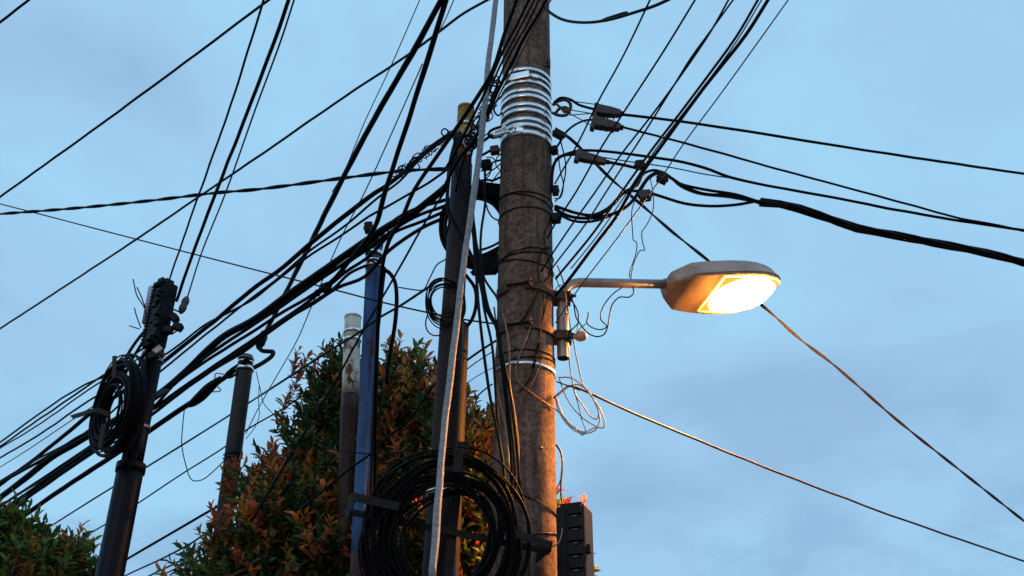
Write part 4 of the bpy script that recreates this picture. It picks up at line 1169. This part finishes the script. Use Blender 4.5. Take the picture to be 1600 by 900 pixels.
# big coil
t, c, u, w, n = coil('cable_coil', 'huge black cable coil on a cross bracket, bottom centre', 698, 838, 5.62, .405, .215, 46, Vector((.02, -1, -.12)), sx=1.0, sy=1.0, rad=.0062, thick=.045, seed=3, flare=1.2)
def bar(parent, pa, pb, da, db, wid, thk, name='bracket_arm', m='darksteel'):
    a, b = P(pa[0], pa[1], da), P(pb[0], pb[1], db)
    ax = (b - a).normalized(); ay = Vector((0, -1, 0)); ay = (ay - ax * ay.dot(ax)).normalized(); az = ax.cross(ay)
    mb = MB(); mb.box((a + b) / 2, ax, ay, az, (b - a).length / 2, thk / 2, wid / 2, 0, .002)
    return mb.build(name, M[m], parent)
bar(t, (548, 800), (860, 862), 5.72, 5.72, .034, .006)
bar(t, (552, 776), (624, 792), 5.53, 5.53, .042, .006)
bar(t, (553, 778), (541, 805), 5.53, 5.73, .05, .006)
bar(t, (806, 834), (860, 852), 5.50, 5.50, .038, .006)
bar(t, (862, 853), (838, 872), 5.50, 5.72, .05, .006)
bar(t, (717, 700), (714, 738), 5.50, 5.50, .044, .006)
bar(t, (722, 690), (690, 990), 5.74, 5.74, .044, .006)

# coil on the left pole
t, c, u, w, n = coil('cable_coil', 'oval black cable coil tied to the coil pole at the far left', 181, 634, 6.42,   .30, .125, 44, Vector((-.82, -.72, -.1)), rad=.0052, thick=.035, seed=8, roll=-.12)
bar(t, (179, 556), (178, 590), 6.30, 6.30, .026, .005, m='plate')
bar(t, (112, 652), (150, 640), 6.25, 6.35, .03, .005, m='plate')
bar(t, (150, 640), (172, 648), 6.35, 6.4, .03, .005, m='plate')
bar(t, (162, 662), (156, 700), 6.30, 6.30, .026, .005, m='plate')
bar(t, (208, 606), (232, 590), 6.45, 6.52, .026, .005, m='plate')
bar(t, (235, 622), (262, 609), 6.6, 6.7, .03, .012, m='plate')
GLC = 'feeder cables running up the coil pole'
for i, (lab, pts, ww) in enumerate((('feeder curving from the splice box into the left coil, outermost', [(243, 500), (222, 522), (205, 545), (190, 572), (178, 600)], 5),
        ('feeder curving from the splice box into the left coil, second', [(246, 508), (228, 528), (212, 552), (200, 575), (190, 600)], 4.5),
        ('feeder curving from the splice box into the left coil, third', [(248, 515), (235, 540), (222, 560), (210, 590), (200, 620)], 4.5),
        ('heavy feeder running straight down the front of the coil pole', [(240, 530), (232, 555), (225, 590), (215, 620), (205, 655), (198, 690), (195, 730)], 8),
        ('second feeder running down the coil pole behind the coil', [(245, 540), (238, 575), (230, 620), (222, 660), (214, 700), (206, 735)], 7),
        ('third feeder looping low around the coil pole', [(236, 560), (225, 600), (210, 650), (200, 690), (188, 705), (205, 700)], 5))):
    cable(lab, pts, (6.5, 6.42), ww, 'black', name='feeder_cable', grp=GLC)
# splice box on left pole
def obox(parent, name, c, ax, ay, az, hx, hy, hz, m, bev=.004):
    mb = MB(); mb.box(c, ax, ay, az, hx, hy, hz, 0, bev); return mb.build(name, M[m], parent)
bx = empty('splice_box', P(243, 545, 6.45), 'tall black ribbed splice box strapped to the head of the coil pole', 'splice box')
up = (P(262, 440, 6.45) - P(240, 545, 6.45)).normalized()
fx = Vector((.80, -.60, 0)); fx = (fx - up * fx.dot(up)).normalized(); fy = up.cross(fx)
c = P(250, 494, 6.45)
obox(bx, 'case', c, fx, fy, up, .055, .05, .215, 'plastic', .01)
mb = MB()
for k in range(18):
    q = c + up * (-.19 + .38 * k / 17) - fx * .045 - fy * .052
    mb.box(q, fx, fy, up, .012, .006, .006, 0, .001)
mb.build('rib', M['darksteel'], bx)
mb = MB()
rk = random.Random(5)
for k in range(16):
    q = c + up * (-.19 + .40 * k / 15) + fx * rk.uniform(.0, .07) - fy * (.05 + rk.uniform(0, .02))
    mb.box(q, fx, fy, up, rk.uniform(.01, .028), rk.uniform(.008, .02), rk.uniform(.008, .018), 0, .003)
mb.build('latch', M['plastic'], bx)
obox(bx, 'cap', c + up * .225 + fx * .005, fx, fy, up, .03, .03, .02, 'plastic', .008)
pp = MB(); pp.tube([P(230, 505, 6.52), P(240, 450, 6.52)], .032, 20); tag(pp.build('plastic_tube', M['lavender']), 'pale lavender plastic tube behind the splice box', 'tube')
# insulator
ins = empty('egg_insulator', P(284, 490, 6.5), 'grey-green egg insulator right of the splice box', 'insulator')
mb = MB(); a, b = P(282, 490, 6.5), P(293, 463, 6.5)
mb.tube([a.lerp(b, k / 8) for k in range(9)], [.008, .018, .023, .024, .019, .024, .023, .018, .008], 14); mb.build('body', M['ceram'], ins)
cable('short stay from the egg insulator to the splice box', [(262, 482), (272, 484), (282, 488)], (6.45, 6.5), 2.6, name='thin_wire', cat='wire')
for i, (lab, pts) in enumerate((('dark clamp cluster below the egg insulator, upper lump', (272, 497)), ('dark clamp cluster below the egg insulator, right lump', (278, 511)), ('dark clamp cluster below the egg insulator, lower lump', (262, 516)), ('small clamp where the feeders meet the coil pole', (240, 556)), ('bright-edged clamp on the coil pole below the splice box', (247, 548)))):
    lumpy(lab, 'connector', pts[0], pts[1], 6.42, 15, 12, 11, 'plastic' if i != 4 else 'steel', .4 * i - .8, grp='clamps at the coil pole head')
for lab, pts in (('stray wire whisker bending up left of the splice box, tallest', [(228, 500), (226, 482), (214, 462), (208, 436)]), ('stray wire whisker beside the tallest one', [(227, 480), (220, 462), (214, 449)]),
                 ('short stray whisker lower left of the splice box', [(220, 512), (214, 496), (210, 481)]), ('tiny horizontal whisker lowest beside the splice box', [(218, 514), (208, 511), (202, 509)])):
    cable(lab, pts, (6.45, 6.45), 1.9, 'teal', name='wire_whisker', grp='wire whiskers left of the splice box', cat='wire')
for lab, pts in (('thin curl under the clamps right of the splice box, upper', [(255, 520), (268, 522), (276, 517), (282, 512)]), ('thin curl under the clamps right of the splice box, lower', [(250, 530), (258, 534), (262, 524), (272, 520)])):
    cable(lab, pts, (6.42, 6.42), 2.4, name='thin_wire', grp='curls at the coil pole head', cat='wire')

# small loop on mid pole
coil('cable_coil', 'small loose wire loop hung round the dark pipe pole at mid height', 697, 472, 5.98, .128, .085, 8, Vector((.25, -1, -.1)), sx=.95, sy=1.15, rad=.0045, thick=.03, seed=21)
cable('single wire bow drooping under the small loop', [(668, 492), (665, 505), (668, 517), (677, 524), (688, 524)], (5.98, 6.0), 2.2, name='thin_wire', cat='wire')
cable('right hand bow of the loop seen past the pipe', [(728, 430), (742, 450), (744, 475), (738, 498), (728, 512)], (6.2, 6.2), 6, name='wire_bow', cat='wire')
# coil seen between the poles
coil('cable_coil', 'dense black cable coil behind the pipe pole, showing left of it and in the gap', 742, 356, 6.32, .212, .180, 26, Vector((.1, -1, -.2)), sx=1.0, sy=1.20, rad=.008, thick=.05, seed=33)
bh_ = empty('coil_bracket', P(765, 300, 6.2), 'dark steel bracket spanning the gap between the pipe pole and concrete pole', 'bracket')
bar(bh_, (742, 294), (786, 300), 6.2, 6.05, .10, .03, 'crossbar', 'soot')
bar(bh_, (748, 416), (784, 414), 6.25, 6.05, .14, .03, 'crossbar', 'soot')

# terminal box at bottom right of the concrete pole
tb = empty('terminal_box', P(898, 905, 5.72), 'black ribbed terminal box fixed to the right of the concrete pole, bottom edge', 'terminal box')
bx_ = Vector((.93, -.36, 0)); by_ = Vector((.36, .93, 0))
c = P(899, 858, 5.72)
obox(tb, 'case', c + Vector((0, 0, -.04)), bx_, by_, Z, .073, .07, .24, 'plastic', .012)
mb = MB()
for k in range(7):
    q = c + Z * (-.23 + .40 * k / 6) + bx_ * .026 - by_ * .075
    mb.box(q, bx_, by_, Z, .036, .010, .022, 0, .004)
mb.build('rib', M['plastic'], tb)
mb = MB()
for k in range(6):
    q = c + Z * (-.197 + .40 * k / 6) + bx_ * .026 - by_ * .0855
    mb.tube([q - bx_ * .014, q + bx_ * .014], .0022, 6)
mb.build('rib_edge', M['steel'], tb)
obox(tb, 'door', c + Vector((0, 0, -.04)) - bx_ * .045 - by_ * .072, bx_, by_, Z, .024, .006, .22, 'plastic', .003)
obox(tb, 'latch', c + bx_ * .082 + Z * (-.02) - by_ * .04, bx_, by_, Z, .010, .012, .022, 'plastic', .004)
obox(tb, 'lid', c + Z * .205 , bx_, by_, Z, .055, .055, .012, 'plastic', .006)

# ------------------------------------------------------------------ trees
def tree(name, label, D, lobes, base_px, nshoots, mixw, seed, leaf=.100, group='red-tipped hedge trees', sprigs=(), warm=0):
    """lobes: (px, py, D, rx, rz) clumps; leaves grow in whorls on shoots through the clumps"""
    rt = random.Random(seed)
    base = P(base_px, 900, D); base.z = 0
    t = empty(name, base, label, 'tree', group)
    tr = MB(); L3 = []
    for (px, py, dd, rx, rz) in lobes: L3.append((P(px, py, dd), rx, rz))
    lowest = min(L3, key=lambda q: q[0].z)[0]
    fork = Vector((base.x, base.y, lowest.z * .55))
    tr.tube(spline([base, base.lerp(fork, .5) + Vector((.03, .02, 0)), fork], .1), .06, 10)
    for (c, rx, rz) in L3:
        e_ = c + Vector((0, 0, rz * .3))
        midp = fork.lerp(e_, .5) + Vector((rt.uniform(-.08, .08), rt.uniform(-.08, .08), 0))
        pts = spline([fork, midp, e_], .12)
        tr.tube(pts, [.035 * (1 - .8 * i / (len(pts) - 1)) for i in range(len(pts))], 8)
    tot = sum(rx * rx * rz for _, rx, rz in L3)
    cr = MB()
    def leafq(p, d, nrm, ln, mi):
        s_ = d.cross(nrm).normalized(); wd = ln * rt.uniform(.14, .22)
        k = nrm * (ln * .10)
        a = p; m1 = p + d * ln * .45; e_ = p + d * ln - nrm * ln * .12
        b = len(cr.v)
        cr.v.extend([tuple(a), tuple(p + d * ln * .22 + s_ * wd * .75 + k * .5), tuple(m1 + s_ * wd + k), tuple(p + d * ln * .75 + s_ * wd * .65 + k * .3), tuple(e_),
                     tuple(p + d * ln * .75 - s_ * wd * .65 + k * .3), tuple(m1 - s_ * wd + k), tuple(p + d * ln * .22 - s_ * wd * .75 + k * .5), tuple(m1)])
        for f in ((0, 1, 2, 8), (8, 2, 3, 4), (0, 8, 6, 7), (8, 4, 5, 6)):
            cr.f.append([b + i for i in f]); cr.mi.append(mi); cr.sm.append(True)
    def shoot(p, d, n, young, ln0=leaf):
        side = d.orthogonal().normalized()
        stem = d * (.034 * n)
        tr.tube([p, p + stem * .5 + Vector((0, 0, .002)), p + stem], [.0035, .003, .0018], 5, False)
        rot0 = rt.random() * PI
        for i in range(n):
            f = i / max(1, n - 1)
            q = p + stem * (i / n) + Vector((rt.uniform(-.006, .006), rt.uniform(-.006, .006), 0))
            for sgn in (0, 1):
                a = rot0 + i * 1.4 + sgn * PI + rt.uniform(-.3, .3)
                s_ = (side * math.cos(a) + d.cross(side) * math.sin(a)).normalized()
                op = .95 - .55 * f
                dr = (s_ * op + d * (1 - op * .4) + Vector((rt.uniform(-.2, .2), rt.uniform(-.2, .2), rt.uniform(-.25, .1)))).normalized()
                nr = (d - dr * d.dot(dr))
                nr = nr.normalized() if nr.length > .01 else Vector((0, 0, 1))
                if young:
                    mi = young if rt.random() < .8 else (3 if young == 4 else 2)
                    if f < .3 and rt.random() < .5: mi = 2
                else:
                    mi = rt.choices(range(6), mixw)[0]
                leafq(q, dr, nr, ln0 * rt.uniform(.5, 1.35) * (1 - .25 * f), mi)
    for (c, rx, rz) in L3:
        ns = int(nshoots * rx * rx * rz / tot)
        for _ in range(ns):
            th = rt.random() * 2 * PI; ph = math.acos(rt.uniform(-1, 1))
            dv = Vector((math.sin(ph) * math.cos(th), math.sin(ph) * math.sin(th), math.cos(ph)))
            rr = rt.random() ** .42
            # clumpy outline
            lump = 1 + .55 * noise.noise(c + dv * 2.6 + Vector((seed, 0, 0)))
            p = c + Vector((dv.x * rx, dv.y * rx, dv.z * rz)) * rr * lump
            d = (dv * rt.uniform(.4, 1.0) + Vector((0, 0, .75)) + Vector((rt.uniform(-.4, .4), rt.uniform(-.4, .4), 0))).normalized()
            yn = 0
            nzv = noise.noise(p * 2.3 + Vector((9, seed, 0)))
            prob = .05 + .40 * max(0, nzv) + warm * .35 * (.25 + 1.6 * max(0, dv.z)) + .12 * max(0, dv.z)
            if rr > .8 and rt.random() < prob: yn = 4 if rt.random() < .45 else 3
            shoot(p, d, rt.randint(3, 7), yn)
    for (px, py, dd, tip) in sprigs:
        p = P(px, py, dd); d = Vector((rt.uniform(-.35, .35), rt.uniform(-.2, .2), 1)).normalized()
        p0 = p - d * .22
        tr.tube([p0, p], [.004, .002], 5, False)
        for kk in range(4):
            shoot(p0 + d * (.06 * kk), (d + Vector((rt.uniform(-.8, .8), rt.uniform(-.5, .5), rt.uniform(-.1, .4)))).normalized(), 3, tip, leaf * .8)
    cr.build('crown', LEAF, t)
    tr.build('trunk', M['bark'], t)
    return t

mixg = (40, 34, 7, 2, 1, 16)
tree('hedge_tree', 'red-tipped hedge tree in front of the dark brown pole', 8.2,
     [(430, 800, 8.3, .28, .34), (425, 850, 8.2, .26, .36), (470, 850, 8.2, .38, .38), (335, 912, 8.3, .20, .15), (410, 930, 8.2, .5, .4), (378, 775, 8.4, .11, .20), (510, 900, 8.0, .35, .4)], 420, 1050, mixg, 1,
     sprigs=[(365, 722, 8.4, 4), (378, 730, 8.3, 4), (355, 740, 8.4, 4), (395, 735, 8.3, 3), (410, 742, 8.3, 3), (300, 868, 8.4, 4), (285, 885, 8.4, 4), (425, 720, 8.4, 3)], warm=1.4)
tree('hedge_tree', 'tall loose hedge tree behind the white pole with dark bronze sprigs at its top left', 8.9,
     [(535, 640, 8.9, .30, .32), (530, 700, 8.9, .36, .36), (555, 620, 9.0, .28, .30), (530, 770, 8.8, .55, .45), (560, 850, 8.6, .6, .4), (490, 605, 9.0, .10, .16)], 540, 1500, (52, 32, 8, 2, 2, 6), 2,
     sprigs=[(462, 552, 9, 4), (478, 556, 9, 4), (500, 552, 9, 3), (470, 575, 9, 4), (455, 600, 9, 4), (445, 625, 9, 4), (440, 655, 9, 4), (460, 640, 9, 4), (520, 565, 9, 2), (535, 570, 9, 2), (470, 670, 9, 4), (490, 580, 9, 4), (456, 680, 9, 0), (505, 575, 9, 4)], warm=.0)
tree('hedge_tree', 'orange-tipped hedge tree between the blue pole and the yellow-topped pole', 8.2,
     [(640, 640, 8.3, .30, .30), (610, 620, 8.4, .22, .24), (660, 700, 8.2, .42, .36), (640, 790, 8.2, .50, .45), (690, 670, 8.3, .2, .25), (640, 900, 8.1, .5, .4)], 645, 1750, (42, 28, 10, 6, 4, 10), 3,
     sprigs=[(652, 537, 8.3, 0), (655, 550, 8.3, 5), (640, 548, 8.3, 0), (620, 552, 8.3, 5), (606, 545, 8.3, 0), (640, 590, 8.2, 4), (620, 585, 8.2, 4), (650, 600, 8.2, 3), (665, 600, 8.2, 3), (668, 570, 8.3, 0), (612, 600, 8.2, 4), (603, 560, 8.3, 5)], warm=2.2)
tree('hedge_tree', 'lamp-lit hedge tree showing in the gap left of the concrete pole', 7.6,
     [(745, 720, 7.6, .24, .26), (750, 800, 7.5, .36, .36), (720, 870, 7.5, .42, .36), (820, 850, 7.5, .26, .28), (838, 815, 7.5, .10, .16), (780, 920, 7.4, .4, .3)], 760, 1350, (20, 26, 34, 4, 1, 15), 4,
     sprigs=[(735, 655, 7.6, 3), (750, 650, 7.6, 4), (762, 662, 7.6, 4), (728, 640, 7.6, 4), (745, 690, 7.6, 2)], warm=.5)
tree('hedge_tree', 'green bush at the bottom left corner under the fan of cables', 8.6,
     [(25, 885, 8.6, .30, .20), (-30, 872, 8.6, .35, .26), (95, 900, 8.6, .26, .15), (60, 940, 8.6, .5, .25), (130, 925, 8.6, .16, .12)], 50, 900, (14, 42, 12, 2, 1, 34), 5,
     sprigs=[(22, 800, 8.6, 5), (60, 808, 8.6, 2), (70, 822, 8.6, 5), (8, 798, 8.6, 4), (110, 842, 8.6, 5), (140, 848, 8.6, 5), (50, 835, 8.6, 5), (35, 820, 8.6, 5)], leaf=.105)
